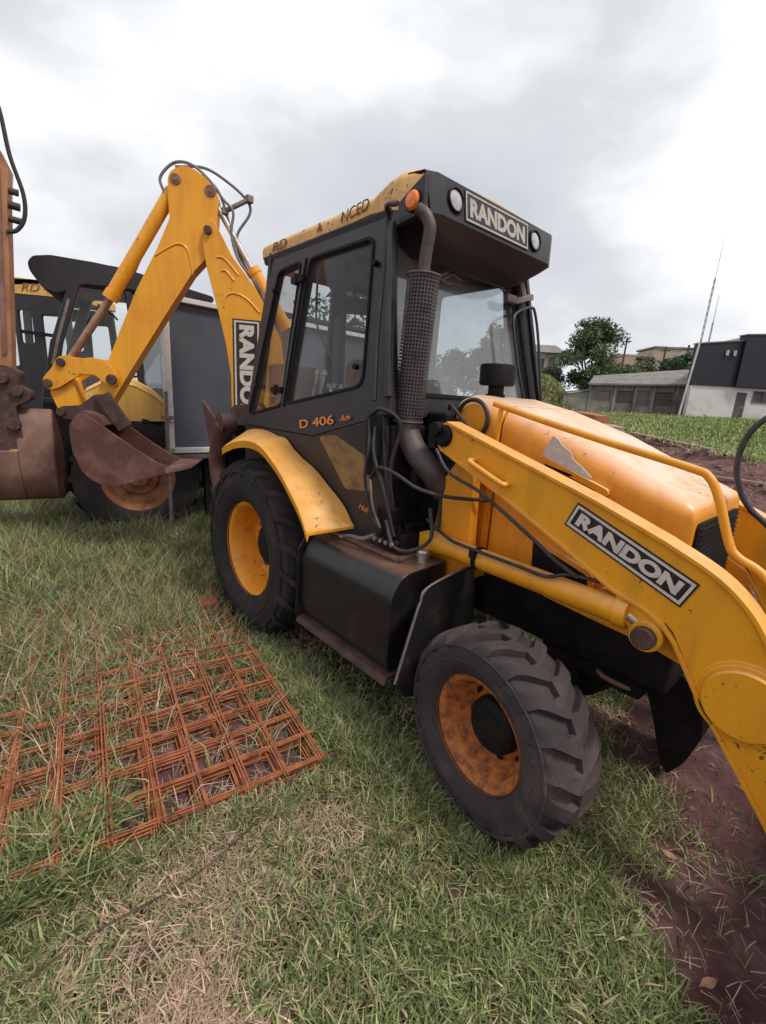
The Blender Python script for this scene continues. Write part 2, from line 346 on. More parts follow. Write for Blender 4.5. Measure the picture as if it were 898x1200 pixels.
def soil_mask(x, y):
    """1 = bare red soil, 0 = turf"""
    x = np.asarray(x, float); y = np.asarray(y, float)
    ex = np.interp(y, [-3, -1.4, -.99, -.81, -.64, -.4, 0, 2], [3.5, 3.15, 2.96, 2.74, 2.48, 2.36, 2.22, 2.1])
    w = .16*(vnoise(x, y, 4, 5)-.5)+.10*(vnoise(x, y, 13, 6)-.5)
    s = sst(-.08, .10, x-ex+w)
    c = y+.57*x
    s = np.maximum(s, sst(2.2, 3.2, c+w)*(x > -6))
    s = s*(1-sst(12.1, 12.6, c+w*2))
    # scuffed patches in the turf
    for px, py, pr_ in ((1.72, -1.25, .2), (1.55, -1.1, .14), (2.25, -1.25, .10), (1.75, -2.2, .16), (1.95, -1.75, .10)):
        s = np.maximum(s, .75*np.clip(1.3-np.hypot(x-px, y-py)/pr_+w*6, 0, 1))
    a_ = (x-1.5)*-.989+(y+1.34)*.148; b_ = (x-1.5)*-.148+(y+1.34)*-.989
    s = np.maximum(s, 1.0*((a_ > .0) & (b_ > 0) & (a_ < 2.2)))
    return np.clip(s, 0, 1)
def axis(lo, hi, fine_lo, fine_hi, d):
    a = list(np.arange(fine_lo, fine_hi, d)); st = d; x = fine_hi
    while x < hi: a.append(x); st *= 1.12; x += st
    a.append(hi); st = d; x = fine_lo-d
    while x > lo: a.insert(0, x); st *= 1.12; x -= st
    a.insert(0, lo); return np.array(a)
def grid_obj(name, xs, ys, m, lift=0):
    X, Y = np.meshgrid(xs, ys, indexing='ij'); Z = height(X, Y)+lift
    nx, ny = X.shape; v = np.stack([X, Y, Z], -1).reshape(-1, 3)
    i, j = np.meshgrid(np.arange(nx-1), np.arange(ny-1), indexing='ij'); a = (i*ny+j).ravel()
    f = np.stack([a, a+ny, a+ny+1, a+1], -1)
    me = bpy.data.meshes.new(name); me.vertices.add(len(v)); me.vertices.foreach_set('co', v.ravel())
    me.loops.add(f.size); me.loops.foreach_set('vertex_index', f.ravel()); me.polygons.add(len(f)); me.polygons.foreach_set('loop_start', np.arange(0, f.size, 4)); me.update()
    ca = me.color_attributes.new('mask', 'FLOAT_COLOR', 'POINT'); mk_ = soil_mask(v[:, 0], v[:, 1]); ca.data.foreach_set('color', np.stack([mk_, mk_, mk_, np.ones_like(mk_)], -1).ravel())
    me.materials.append(m); me.shade_smooth(); o = bpy.data.objects.new(name, me); COL.objects.link(o); return o
gm = bpy.data.materials.new('yard_ground'); gm.use_nodes = True; t = gm.node_tree; b = t.nodes['Principled BSDF']; b.inputs['Roughness'].default_value = .95; b.inputs['Specular IOR Level'].default_value = .2
co = t.nodes.new('ShaderNodeTexCoord'); at = t.nodes.new('ShaderNodeAttribute'); at.attribute_name = 'mask'
def gn(scale, det=8, rough=.6):
    n = t.nodes.new('ShaderNodeTexNoise'); n.inputs['Scale'].default_value = scale; n.inputs['Detail'].default_value = det; n.inputs['Roughness'].default_value = rough
    t.links.new(co.outputs['Object'], n.inputs[0]); return n
def rampn(src, stops):
    r = t.nodes.new('ShaderNodeValToRGB'); el = r.color_ramp.elements; el[0].position, el[0].color = stops[0][0], (*stops[0][1], 1); el[1].position, el[1].color = stops[-1][0], (*stops[-1][1], 1)
    for p, c in stops[1:-1]: k = el.new(p); k.color = (*c, 1)
    t.links.new(src, r.inputs[0]); return r
soilc = rampn(gn(3.5, 12, .75).outputs[0], [(.30, (.070, .030, .032)), (.5, (.135, .066, .066)), (.68, (.24, .15, .14))])
turfc = rampn(gn(7, 10, .75).outputs[0], [(.33, (.028, .018, .014)), (.52, (.080, .050, .036)), (.68, (.22, .15, .11))])
mx = t.nodes.new('ShaderNodeMixRGB'); t.links.new(at.outputs['Color'], mx.inputs[0]); t.links.new(turfc.outputs[0], mx.inputs[1]); t.links.new(soilc.outputs[0], mx.inputs[2]); t.links.new(mx.outputs[0], b.inputs['Base Color'])
nb = gn(30, 10, .7); bp = t.nodes.new('ShaderNodeBump'); bp.inputs['Strength'].default_value = .8; bp.inputs['Distance'].default_value = .03; t.links.new(nb.outputs[0], bp.inputs['Height']); t.links.new(bp.outputs[0], b.inputs['Normal'])
ground = grid_obj('ground', axis(-900, 900, -3.5, 5, .045), axis(-900, 1200, -4, 3, .045), gm); ground['kind'] = 'structure'

# ------------------------------------------------------------------ backhoe loader in front
BH = thing('backhoe_loader', 'large yellow backhoe loader with black cab, its two front badges reading RANDON, filling the middle', 'backhoe loader')

def tyre_profile(R_, w, r):
    """half-section: bead -> bulging sidewall -> shoulder -> tread, mirrored"""
    h = [(r, -.36*w), (r+.02, -.42*w), (r+(R_-r)*.30, -.495*w), (r+(R_-r)*.55, -.5*w), (r+(R_-r)*.80, -.47*w), (R_-.022, -.43*w), (R_-.008, -.30*w), (R_, 0)]
    return h+[(a, -b_) for a, b_ in reversed(h[:-1])]
def make_wheel(parent, centre, yaw, R_, w, r, lug_h, nlug, rimmat, rubber, kind, side=-1, dish=.10, label=None):
    """wheel part > tyre, lug band, hub_cap, wheel_nut. outer side faces side*Y"""
    wh_name = kind
    g = G(); s = side
    ofs = .36*w*s
    prof = [(r+.012, ofs+.012*s), (r+.016, ofs), (r-.004, ofs-.004*s), (r-.018, ofs-.02*s), (r-.035, ofs-.09*s), (r-.05, ofs-dish*s), (r*.70, ofs-(dish+.015)*s), (r*.62, ofs-(dish-.005)*s), (r*.40, ofs-(dish-.012)*s), (r*.30, ofs-(dish-.012)*s), (.001, ofs-(dish-.012)*s)]
    g.lathe(prof, (0, 0, 0), (0, 1, 0), 56)
    g.lathe([(r-.03, ofs-dish*s), (r-.03, -ofs*1.0), (r+.012, -ofs*1.04)], (0, 0, 0), (0, 1, 0), 40)
    wheel = mk(wh_name, g, rimmat, parent, sharp=50)
    wheel.location = centre; wheel.rotation_euler = (0, 0, yaw)
    g = G(); g.lathe(tyre_profile(R_-lug_h, w, r+.01), (0, 0, 0), (0, 1, 0), 72)
    # raised ring on the sidewall
    for q in (.42, .72):
        rr = r+(R_-r)*q
        g.lathe([(rr-.008, s*.487*w), (rr-.004, s*.506*w), (rr+.004, s*.506*w), (rr+.008, s*.487*w)], (0, 0, 0), (0, 1, 0), 72)
    # lugs: bars that start at the shoulder, run diagonally to the centre line
    da = 2*math.pi/nlug
    def surf(th, sy, h):   # sy -1..1 over width
        a = abs(sy); rad = (R_-lug_h)-.006-.028*max(0, a-.55)**1.5*4+h
        return Vector((rad*math.sin(th), sy*.485*w, rad*math.cos(th)))
    for i in range(nlug):
        for sd_ in (-1, 1):
            th0 = i*da+(da/2 if sd_ > 0 else 0)
            n = 7; ring = []
            for k in range(n):
                u = k/(n-1); sy = sd_*(1.0-u*1.06)
                sweep = da*(.95*u if kind == 'rear_wheel' else (.80*u if u < .7 else .56+.15*(u-.7)))
                wd = da*(.27 if kind == 'rear_wheel' else (.50+.06*u+(.14 if u > .7 else 0)))
                th = th0+sweep
                hh = lug_h+.006
                if u == 0: top = -.5*lug_h
                else: top = hh
                ring.append([surf(th-wd*.55, sy, -.02), surf(th-wd*.42, sy, top), surf(th+wd*.42, sy, top), surf(th+wd*.55, sy, -.02)])
            # extend down the sidewall shoulder
            v0 = [Vector((p.x*.955, sd_*.492*w, p.z*.955)) for p in ring[0]]
            v0 = [Vector((p.x, p.y+sd_*.004, p.z)) for p in v0]
            base = ring[0]
            ring[0] = [base[0], surf(th0-wd*.42, sd_*1.02, lug_h*.8), surf(th0+wd*.42, sd_*1.02, lug_h*.8), base[3]]
            g.loft([v0]+ring)
    ty = mk('tyre', g, rubber, wheel, sharp=38)
    g = G()
    if kind == 'front_wheel':
        g.lathe([(.001, ofs-.060*s), (r*.42, ofs-.064*s), (r*.52, ofs-.086*s), (r*.55, ofs-dish*s)], (0, 0, 0), (0, 1, 0), 28)
        mk('hub_cap', g, GREASE, wheel)  # black cap made wide to paint shade into the rim recess
    else:
        g.lathe([(.001, ofs-.125*s), (r*.34, ofs-.13*s), (r*.46, ofs-.155*s), (r*.50, ofs-dish*1.1*s)], (0, 0, 0), (0, 1, 0), 28)
        mk('hub_cap', g, GREASE, wheel)
    for k in range(8):
        th = 2*math.pi*k/8+.2; g = G(); rr = r*.64
        p = Vector((rr*math.cos(th), ofs-(dish+.01)*s, rr*math.sin(th)))
        if kind == 'front_wheel': g.cyl(p, p+Vector((0, .014*s, 0)), r*.085, n=14)
        else: g.cyl(p, p+Vector((0, .03*s, 0)), .017, n=6)
        mk('wheel_nut', g, GREASE if kind == 'front_wheel' else RODR, wheel)
    return wheel
make_wheel(BH, (0, -.845, .614), 0, .655, .40, .335, .030, 20, YELRIM, RUBSH, 'rear_wheel', -1, .20)
make_wheel(BH, (0, .845, .614), 0, .655, .40, .335, .030, 20, YELRIM, RUBSH, 'rear_wheel', 1, .20)
make_wheel(BH, (2.095, -.86, .399), -.150, .430, .30, .228, .026, 20, RUSTRIM, RUB, 'front_wheel', -1, .135)
make_wheel(BH, (2.12, .86, .399), -.150, .430, .30, .228, .020, 21, RUSTRIM, RUB, 'front_wheel', 1, .105)

# chassis and axles
g = G(); g.box((.9, 0, .72), (3.3, .56, .34)); g.box((2.2, 0, .60), (.5, .5, .3)); g.box((-.35, 0, 1.0), (1.2, .95, .75)); g.box((.6, 0, .98), (1.35, 1.3, .16))  # black box between the rear wheels is added to make darkness there
mk('chassis', g, GREASE, BH, bevel=.015)
g = G(); g.cyl((0, -.8, .614), (0, .8, .614), .13); g.lathe([(.001, -.2), (.2, -.12), (.22, 0), (.2, .12), (.001, .2)], (0, 0, .614), (0, 1, 0), 24)
mk('rear_axle', g, GREASE, BH)
g = G(); g.cyl((2.1, -.74, .40), (2.1, .74, .40), .075); g.lathe([(.001, -.2), (.15, -.12), (.17, 0), (.15, .12), (.001, .2)], (2.1, 0, .40), (0, 1, 0), 24)
g.bar((2.1, -.6, .40), (2.1, -.74, .56), .12, .1)
mk('front_axle', g, GREASE, BH)
g = G()
pts = [(2.36, .60), (2.56, .58), (2.66, .46), (2.68, .32), (2.64, .16), (2.58, .05), (2.54, .12), (2.48, .30)]
g.plate([rnd(pts, .03)], FRS(0), -.26, .08)
mk('dark_nose_plate', g, GREASE, BH, bevel=.01)  # dark plate filling the unidentified dark shape below the nose
g = G(); g.tube([(2.26, -.2, .57), (2.24, -.22, .52), (2.28, -.26, .50), (2.40, -.24, .49), (2.42, -.17, .51), (2.36, -.14, .55), (2.26, -.2, .57)], .013, n=8)
mk('tow_ring', g, BROWN, BH)
# loader frame (tower)
g = G()
for sy in (-1, 1): g.plate([rnd([(1.34, .72), (1.60, .72), (1.615, 1.0), (1.60, 1.38), (1.50, 1.46), (1.40, 1.32)], .03)], FRS(sy*.50), -.03, .03)
g.box((1.46, 0, .85), (.2, .99, .14))
mk('loader_tower', g, YELHOOD, BH, bevel=.006)
for sy in (-1, 1):
    g = G()
    for q in (.51,): g.plate([rnd([(1.34, 1.36), (1.48, 1.34), (1.53, 1.45), (1.52, 1.62), (1.44, 1.67), (1.37, 1.58)], .04)], FRS(sy*q), -.015, .015)
    g.box((1.395, sy*.57, 1.56), (.05, .14, .12)); g.cyl((1.42, sy*.50, 1.60), (1.42, sy*.66, 1.60), .035, n=16); mk('tower_head', g, GREASE, BH, bevel=.006)

# hood: rounded box section lofted along X
def hood_ring(x, w, top, bot, rr):
    p = [(-w, bot), (-w, top-rr)]
    for k in range(1, 7): a = math.pi/2*k/6; p.append((-w+rr-rr*math.cos(a), top-rr+rr*math.sin(a)))
    for k in range(0, 7): a = math.pi/2*k/6; p.append((w-rr+rr*math.sin(a), top-rr+rr*math.cos(a)))
    p += [(w, bot)]
    return [Vector((x, a, b_)) for a, b_ in p]
g = G(); g.loft([hood_ring(1.315, .36, 1.72, .93, .08), hood_ring(1.33, .385, 1.765, .93, .10), hood_ring(1.40, .40, 1.785, .93, .12), hood_ring(1.632, .40, 1.735, .93, .12)])
mk('cowl', g, YELHOOD, BH, sharp=50)
g = G(); g.loft([hood_ring(1.648, .40, 1.733, .93, .12), hood_ring(2.0, .395, 1.62, .93, .11), hood_ring(2.36, .372, 1.465, .93, .085), hood_ring(2.475, .366, 1.42, .93, .07), hood_ring(2.515, .362, 1.400, .93, .055), hood_ring(2.53, .354, 1.378, .94, .045)])
mk('hood', g, YELHOOD, BH, sharp=50)
g = G(); g.box((1.64, 0, 1.3), (.03, .74, .74)); mk('seam_dark_fill', g, GREASE, BH)  # black slab fills the hood gap, standing in for its shade
g = G(); g.plate([rnd([(-.315, .97), (.315, .97), (.315, 1.325), (-.315, 1.325)], .03)], ((2.53, 0, 0), (0, 1, 0), (0, 0, 1), (1, 0, 0)), 0, .012)
for k in range(16): g.box((2.546, 0, .985+k*.021), (.008, .60, .006))
mk('grille', g, GREASE, BH)
g = G(); op = rnd([(1.905, 1.10), (1.915, .955), (2.04, .945), (2.20, .965), (2.19, 1.015)], .02); g.plate([op], FRS(-.400), -.02, .004); mk('vent_dark_plate', g, GREASE, BH)  # black plate stands in for the shade inside the opening
g = G(); g.plate([inset(op, -.022), op], FRS(-.400), -.02, .012); mk('vent_frame', g, YELHOOD, BH, bevel=.003)
# raised lip with slot on the hood side
sl = rnd([(1.875, 1.50), (1.895, 1.515), (2.21, 1.41), (2.215, 1.385), (2.19, 1.37), (1.87, 1.475)], .012)
slh = rnd([(1.905, 1.482), (2.16, 1.398), (2.165, 1.385), (1.905, 1.468)], .006)
g = G(); g.plate([sl, slh], FRS(-.395), -.01, .014); mk('hood_handle_recess', g, YELHOOD, BH, bevel=.003)
g = G(); g.plate([slh], FRS(-.396), -.01, .002); mk('slot_dark_plate', g, GREASE, BH)  # black plate puts the slot's inner shade into colour
g = G(); g.plate([[(1.925, 1.612), (1.955, 1.595), (1.975, 1.572), (2.02, 1.548), (2.03, 1.520), (2.075, 1.492), (2.13, 1.45), (2.12, 1.444), (1.885, 1.518), (1.89, 1.545)]], FRS(-.3955), -.004, .0035); mk('peeling_sticker', g, DECAL, BH)
g = G(); g.plate([rnd([(1.60, .94), (1.625, .94), (1.625, 1.60), (1.60, 1.60)], .004)], FRS(-.40), 0, .012); mk('seam_trim', g, YELHOOD, BH, bevel=.003)
g = G(); g.lathe([(.001, .012), (.075, .012), (.085, 0), (.085, -.02)], (1.46, -.392, 1.66), (0, -1, 0), 28); mk('round_cover', g, YELHOOD, BH)
g = G(); g.tube([(1.46+.1*math.cos(a), -.41, 1.655+.1*math.sin(a)) for a in [x*.35 for x in range(-2, 9)]], .012, n=8); mk('cowl_hose', g, HOSE, BH)
# pre-cleaner on the cowl
g = G(); g.lathe([(.001, .16), (.098, .16), (.103, .15), (.100, .055), (.092, .045), (.045, .045), (.045, 0), (.055, -.005), (.055, -.07)], (1.37, -.1, 1.80), (0, 0, 1), 32); mk('air_precleaner', g, GREASE, BH)

# loader arms
UP = [(1.475, 1.636), (1.863, 1.515), (2.263, 1.392), (2.519, 1.300), (2.672, 1.233), (2.765, 1.168), (2.844, 1.075), (3.00, .82), (3.12, .60), (3.20, .44)]
UP = UP[:3]+crom(UP[3:], 4)
LO = [(3.205, .25), (3.08, .28), (2.969, .462), (2.704, .808), (2.600, .985), (2.571, 1.010)]
LUG = [(2.565, .95), (2.553, .905), (2.52, .885), (2.487, .90), (2.45, .945), (2.40, 1.02)]
LO2 = [(2.384, 1.067), (2.157, 1.182), (1.893, 1.308), (1.451, 1.500), (1.43, 1.53), (1.428, 1.60), (1.445, 1.63)]
arm_poly = UP+LO+LUG+LO2
def arm(sy):
    y = sy*.58; g = G()
    g.plate([arm_poly], FRS(y), -.038, .038)
    a = mk('loader_arm', g, YEL, BH, bevel=.004)
    # flanges along both edges, standing proud of the web
    g = G()
    def flange(pts, w, t_):
        rings = []
        for i, (x, z) in enumerate(pts):
            p = Vector((x, 0, z)); d = Vector((pts[min(i+1, len(pts)-1)][0]-pts[max(i-1, 0)][0], 0, pts[min(i+1, len(pts)-1)][1]-pts[max(i-1, 0)][1])).normalized()
            n_ = Vector((-d.z, 0, d.x))
            rings.append([Vector((x, y-w, z))-n_*t_*.6, Vector((x, y+w, z))-n_*t_*.6, Vector((x, y+w, z))+n_*t_*.4, Vector((x, y-w, z))+n_*t_*.4])
        g.loft(rings)
    flange(UP, .052, .016)
    flange([LO2[-3]]+list(reversed(LO2[:-3]))+[(2.50, 1.035), (2.565, 1.0), (2.61, .955)]+list(reversed(LO[:4])), .050, .014)
    mk('edge_flange', g, YEL, a, bevel=.003)
    g = G(); g.lathe([(.001, .068), (.112, .068), (.118, .062), (.118, .050), (.128, .050), (.131, .047), (.132, .043), (.140, .043), (.144, .0405), (.144, 0)], (2.838, y, .834), (0, sy, 0), 48); mk('round_boss', g, YEL, a)
    g = G(); g.lathe([(.001, .085), (.036, .085), (.042, .078), (.042, .0)], (2.521, y, .937), (0, sy, 0), 28); mk('pivot_pin', g, RUSTD, a)
    g = G(); g.lathe([(.043, .058), (.055, .058), (.058, .05), (.058, 0)], (2.521, y, .937), (0, sy, 0), 28); mk('pin_collar', g, YEL, a)
    g = G(); g.lathe([(.001, .06), (.045, .06), (.055, .05), (.055, -.10)], (1.458, y, 1.568), (0, sy, 0), 28); mk('pivot_pin', g, GREASE, a)
    return a
AR = arm(-1); AL = arm(1)
g = G(); g.tube([(1.67, -.618, 1.475), (1.665, -.66, 1.47), (1.70, -.665, 1.455), (1.84, -.665, 1.40), (1.865, -.66, 1.392), (1.865, -.618, 1.392)], .012, n=10); mk('grab_handle', g, YEL, AR)
# badge plate and letters
def badge(parent, corners_c, ex, ey, ez, w, h, txt, tw, th, mb, ml, bold=.03, rim=.011, gap=.012):
    o = Vector(corners_c); fr = (o, ex, ey, ez)
    rect = lambda a, b_: [(-a, -b_), (a, -b_), (a, b_), (-a, b_)]
    g = G(); g.plate([rect(w/2, h/2)], fr, 0, .003); b_ = mk('badge', g, mb, parent)
    g = G(); i = gap; g.plate([rect(w/2-i, h/2-i), rect(w/2-i-rim, h/2-i-rim)], fr, .0031, .005); mk('badge_border', g, ml, b_)
    text('badge_lettering', txt, th, (o+Vector(ez)*.0031, ex, ey, ez), ml, b_, depth=.002, bold=bold, width=tw)
    return b_
c = Vector((2.398, -.619, 1.229)); d = Vector((2.645-2.189, 0, 1.183-1.374)).normalized(); u = Vector((-d.z, 0, d.x))
badge(AR, c, d, u, (0, -1, 0), .495, .108, 'RANDON', .425,   .056, BADGE, LETTER, bold=.055, rim=.010, gap=.007)
for sy in (-1, 1):
    g = G(); g.plate([rnd([(2.02, .945), (2.22, .955), (2.31, 1.03), (2.45, 1.05), (2.60, .98), (2.66, .83), (2.514, .86), (2.324, .875), (2.05, .90)], .015)], FRS(sy*.52), -.008, .008); mk('inner_arm_plate', g, YELHOOD, BH, bevel=.003)
# lift cylinders
for sy in (-1, 1):
    y = sy*.58 if sy > 0 else -.60
    g = G(); g.cyl((1.47, y, 1.0), (2.43, y, .985), .052, n=28); g.cyl((2.40, y, .985), (2.445, y, .985), .058, n=28); g.cyl((1.43, y, 1.0), (1.47, y, 1.0), .056, n=28)
    g.box((1.40, y, 1.0), (.08, .07, .08)); cy = mk('lift_cylinder', g, YEL, BH, sharp=40)
    g = G(); g.cyl((2.445, y, .985), (2.49, y, .965), .024, n=18); mk('piston_rod', g, STEEL, cy)
    g = G(); g.tube([(1.40, y-.03, 1.12), (1.50, y-.05, 1.09), (1.60, y-.055, 1.06), (1.72, y-.055, 1.052), (2.0, y-.054, 1.045), (2.12, y-.05, 1.042), (2.2, y-.02, 1.07), (2.32, y-.0, 1.075)], .0085, n=8); mk('cylinder_hose', g, HOSE, cy)
    g = G(); g.lathe([(.053, -.012), (.058, -.012), (.058, .012), (.053, .012)], (1.74, y, .997), (1, 0, 0), 20); g.box((1.74, y-.06, 1.03), (.03, .02, .04)); mk('hose_clamp', g, GREASE, cy)
# hood guard rail
for sy in (-1,):
    g = G(); y = sy*.45
    g.tube([(1.62, y, 1.742), (1.70, y, 1.722), (1.9, y, 1.675), (2.2, y, 1.61), (2.50, y, 1.55), (2.565, y, 1.525), (2.61, y, 1.45), (2.665, y, 1.31), (2.70, y, 1.265), (2.79, y, 1.215), (2.95, y, 1.03)], .0155, n=12)
    rl = mk('hood_guard_rail', g, YEL, BH)
    g = G(); g.bar((1.662, y, 1.725), (1.65, y, 1.44), .022, .014, (1, 0, 0)); mk('rail_post', g, YEL, rl)
g = G(); g.bar((2.95, -.54, 1.0), (2.95, .54, 1.0), .09, .09); mk('cross_tube', g, YEL, BH, bevel=.01)
g = G(); g.tube([(2.95, -.05, 1.03), (3.05, .02, 1.4), (3.0, .12, 1.72), (2.86, .16, 1.84), (2.72, .14, 1.83), (2.60, .12, 1.755), (2.545, .1, 1.665), (2.533, .1, 1.54), (2.567, .1, 1.43), (2.62, .1, 1.355), (2.70, .1, 1.29), (2.82, .1, 1.15), (2.93, .1, 1.03)], .0125, n=10); mk('loader_hose', g, HOSE, BH)
# bucket (front), mostly beyond the frame
g = G(); prof = [(3.35, .05), (3.25, .12), (3.22, .35), (3.26, .60), (3.36, .78), (3.40, .78), (3.30, .58), (3.26, .35), (3.29, .15), (3.38, .085), (4.05, .04), (4.05, .02)]
g.plate([prof], FRS(0), -1.1, 1.1)
for sy in (-1, 1): g.plate([[(3.25, .08), (4.0, .03), (3.95, .2), (3.45, .78), (3.30, .70), (3.22, .35)]], FRS(sy*1.1), -.01, .01)
mk('front_bucket', g, RUST, BH, bevel=.004)

# cab ---------------------------------------------------------------
def cab_frame(sy): return ((0, sy*.74, 1.6), (1, 0, 0), (0, -sy*.109, 1), (0, sy, sy*sy*.109))
Z = lambda pts: [(x, z-1.6) for x, z in pts]
outer = Z([(-.545, 1.475), (.45, 1.475), (1.17, 1.655), (1.155, 1.74), (.965, 2.69), (-.36, 2.70)])
w_rear = rnd(Z([(-.475, 1.56), (.01, 1.65), (.085, 2.585), (-.205, 2.57)]), .045)
w_door = rnd(Z([(.085, 1.665), (.905, 1.80), (.838, 2.585), (.205, 2.585)]), [.04, .07, .05, .045])
for sy in (-1, 1):
    g = G(); g.plate([outer, w_rear, w_door], cab_frame(sy), -.045, .0); f_ = mk('cab_side_frame', g, CABBLK, BH, bevel=.004)
    for nm, w_ in (('rear_side_window', w_rear), ('door_window', w_door)):
        g = G(); g.plate([inset(w_, -.012), inset(w_, .004)], cab_frame(sy), .0005, .008); mk('window_seal', g, GREASE, f_)
        g = G(); g.plate([inset(w_, -.004)], cab_frame(sy), -.022, -.017); mk(nm, g, GLASS, f_)
    # hinges between the two windows, door stay blocks
    o, ex, ey, ez = (Vector(q) for q in cab_frame(sy)); P = lambda x, z, d=0: o+ex*x+ey*(z-1.6)+ez*d
    for (x, z) in ((.10, 2.47), (-.03, 1.75)):
        g = G(); g.cyl(P(x-.015, z-.035, .028), P(x-.01, z+.035, .028), .017, n=12); g.box(P(x+.035, z, .018), (.07, .03, .045)); g.box(P(x-.05, z, .018), (.05, .03, .04)); mk('door_hinge', g, GREASE, f_, bevel=.004)
    for (x, z) in ((-.22, 2.44), (.90, 2.44), (-.36, 1.78), (.84, 1.9)):
        g = G(); g.cyl(P(x, z, .0), P(x, z, .03), .016, n=12); mk('window_latch', g, GREASE, f_)
    g = G(); g.bar(P(.045, 1.64, .006), P(.145, 2.60, .006), .028, .02, ez); mk('door_edge_trim', g, CABBLK, f_, bevel=.003)
# panel below the windows
for sy in (-1, 1):
    fr = ((0, sy*.745, 1.6), (1, 0, 0), (0, 0, 1), (0, sy, 0))
    g = G(); g.plate([Z([(-.55, 1.0), (-.545, 1.47), (.45, 1.47), (1.13, 1.64), (1.16, 1.40), (1.24, 1.10), (1.22, .92), (1.0, .90), (.2, .95)])], fr, -.04, .004)
    mk('cab_lower_panel', g, CABBLK, BH, bevel=.004)
fr0 = (Vector((0, -.751, 0)), Vector((1, 0, 0)), Vector((0, 0, 1)), Vector((0, -1, 0)))
d = Vector((.41, 0, .062)).normalized(); u = Vector((-d.z, 0, d.x))
text('model_lettering', 'D 406', .056, (Vector((.49, -.751, 1.565)), d, u, (0, -1, 0)), ORL, BH, width=.39, bold=.012)
text('model_lettering', 'Adv', .034, (Vector((.80, -.751, 1.612)), d, u, (0, -1, 0)), ORL, BH, width=.11, shear=.4)
text('option_lettering', 'Hidro', .034, (Vector((1.03, -.751, 1.11)), Vector((1, 0, -.12)).normalized(), (0.12, 0, 1), (0, -1, 0)), ORL, BH, width=.12, shear=.3)
g = G(); g.plate([rnd([(.53, 1.475), (.70, 1.505), (1.04, 1.40), (1.07, 1.22), (.83, 1.19)], .03)], FRS(-.749), 0, .0035); mk('side_decal', g, DECALB, BH)
# windscreen and front frame
def WS(y, z): return Vector((1.135-(z-1.74)*.215, y, z))
exw = Vector((0, 1, 0)); eyw = Vector((-.215, 0, 1)); ezw = Vector((1, 0, .215))
frw = (Vector((1.135, 0, 1.74)), exw, eyw, ezw)
fo = [(-.725, -.10), (.725, -.10), (.635, .93), (-.635, .93)]; fi = rnd([(-.665, .03), (.665, .03), (.585, .86), (-.585, .86)], .06)
g = G(); g.plate([fo, fi], frw, -.05, .0); wf = mk('windscreen_frame', g, CABBLK, BH, bevel=.006)
g = G(); g.plate([inset(fi, -.012)], frw, -.024, -.018); mk('windscreen', g, GLASSW, wf)
g = G(); g.plate([inset(fi, -.014), inset(fi, .008)], frw, .0008, .009); mk('window_seal', g, GREASE, wf)
g = G()
a, b_ = WS(-.02, 2.60)+Vector((.03, 0, 0)), WS(-.26, 2.44)+Vector((.02, 0, 0)); g.tube([a, (a+b_)/2+Vector((.02, 0, 0)), b_], .005, n=6); g.tube([a+Vector((0, .07, 0)), (a+b_)/2+Vector((.02, .05, -.01)), b_+Vector((0, .02, -.01))], .005, n=6)
g.tube([b_+Vector((0, .20, .02)), b_+Vector((0, .1, .035)), b_+Vector((0, -.02, 0)), b_+Vector((0, .1, -.015)), b_+Vector((0, .18, 0))], .004, n=6)
mk('wiper_arm', g, EXH, BH)
# cowl panel under the windscreen
g = G(); g.box((1.12, 0, 1.32), (.10, 1.40, .56)); g.box((1.09, 0, 1.63), (.06, 1.42, .09)); g.box((1.24, 0, 1.3), (.16, .90, .76)); mk('firewall', g, GREASE, BH, bevel=.02)
# rear of the cab
frr = ((-.52, 0, 1.5), (0, -1, 0), (.125, 0, 1), (-1, 0, .125))
g = G(); g.plate([[(-.70, -.35), (.70, -.35), (.63, 1.22), (-.63, 1.22)], rnd([(.06, .12), (.63, .12), (.57, 1.10), (.06, 1.10)], .05), rnd([(-.63, .12), (-.06, .12), (-.06, 1.10), (-.57, 1.10)], .05)], frr, -.04, 0); rf = mk('cab_rear_frame', g, CABBLK, BH)
for q in (rnd([(.06, .12), (.63, .12), (.57, 1.10), (.06, 1.10)], .05), rnd([(-.63, .12), (-.06, .12), (-.06, 1.10), (-.57, 1.10)], .05)):
    g = G(); g.plate([q], frr, -.02, -.014); mk('rear_window', g, GLASS, rf)
g = G(); g.box((.3, 0, 1.06), (1.7, 1.38, .08)); mk('cab_floor', g, GREASE, BH)
g = G(); g.box((.30, 0, 2.655), (1.30, 1.20, .03)); mk('headliner', g, LINER, BH)
# roof: yellow shell with drooping side skirt
def roof_ring(x, w, zt, zb, rr=.05):
    p = [(-w, zb), (-w-.005, zt-rr)]
    for k in range(1, 5): a = math.pi/2*k/4; p.append((-w+rr-rr*math.cos(a), zt-rr+rr*math.sin(a)))
    p += [(-w*.5, zt+.012), (0, zt+.018), (w*.5, zt+.012)]
    for k in range(0, 5): a = math.pi/2*k/4; p.append((w-rr+rr*math.sin(a), zt-rr+rr*math.cos(a)))
    p += [(w, zb)]
    return [Vector((x, a, b_)) for a, b_ in p]
g = G(); g.loft([roof_ring(-.50, .60, 2.775, 2.70), roof_ring(-.47, .625, 2.80, 2.695), roof_ring(.2, .63, 2.80, 2.70), roof_ring(.62, .63, 2.80, 2.705), roof_ring(.80, .63, 2.805, 2.71), roof_ring(.93, .63, 2.85, 2.70), roof_ring(1.02, .63, 2.862, 2.68), roof_ring(1.10, .62, 2.856, 2.68), roof_ring(1.165, .60, 2.838, 2.70, .03)])
rfm = mk('cab_roof', g, YELROOF, BH, sharp=50)
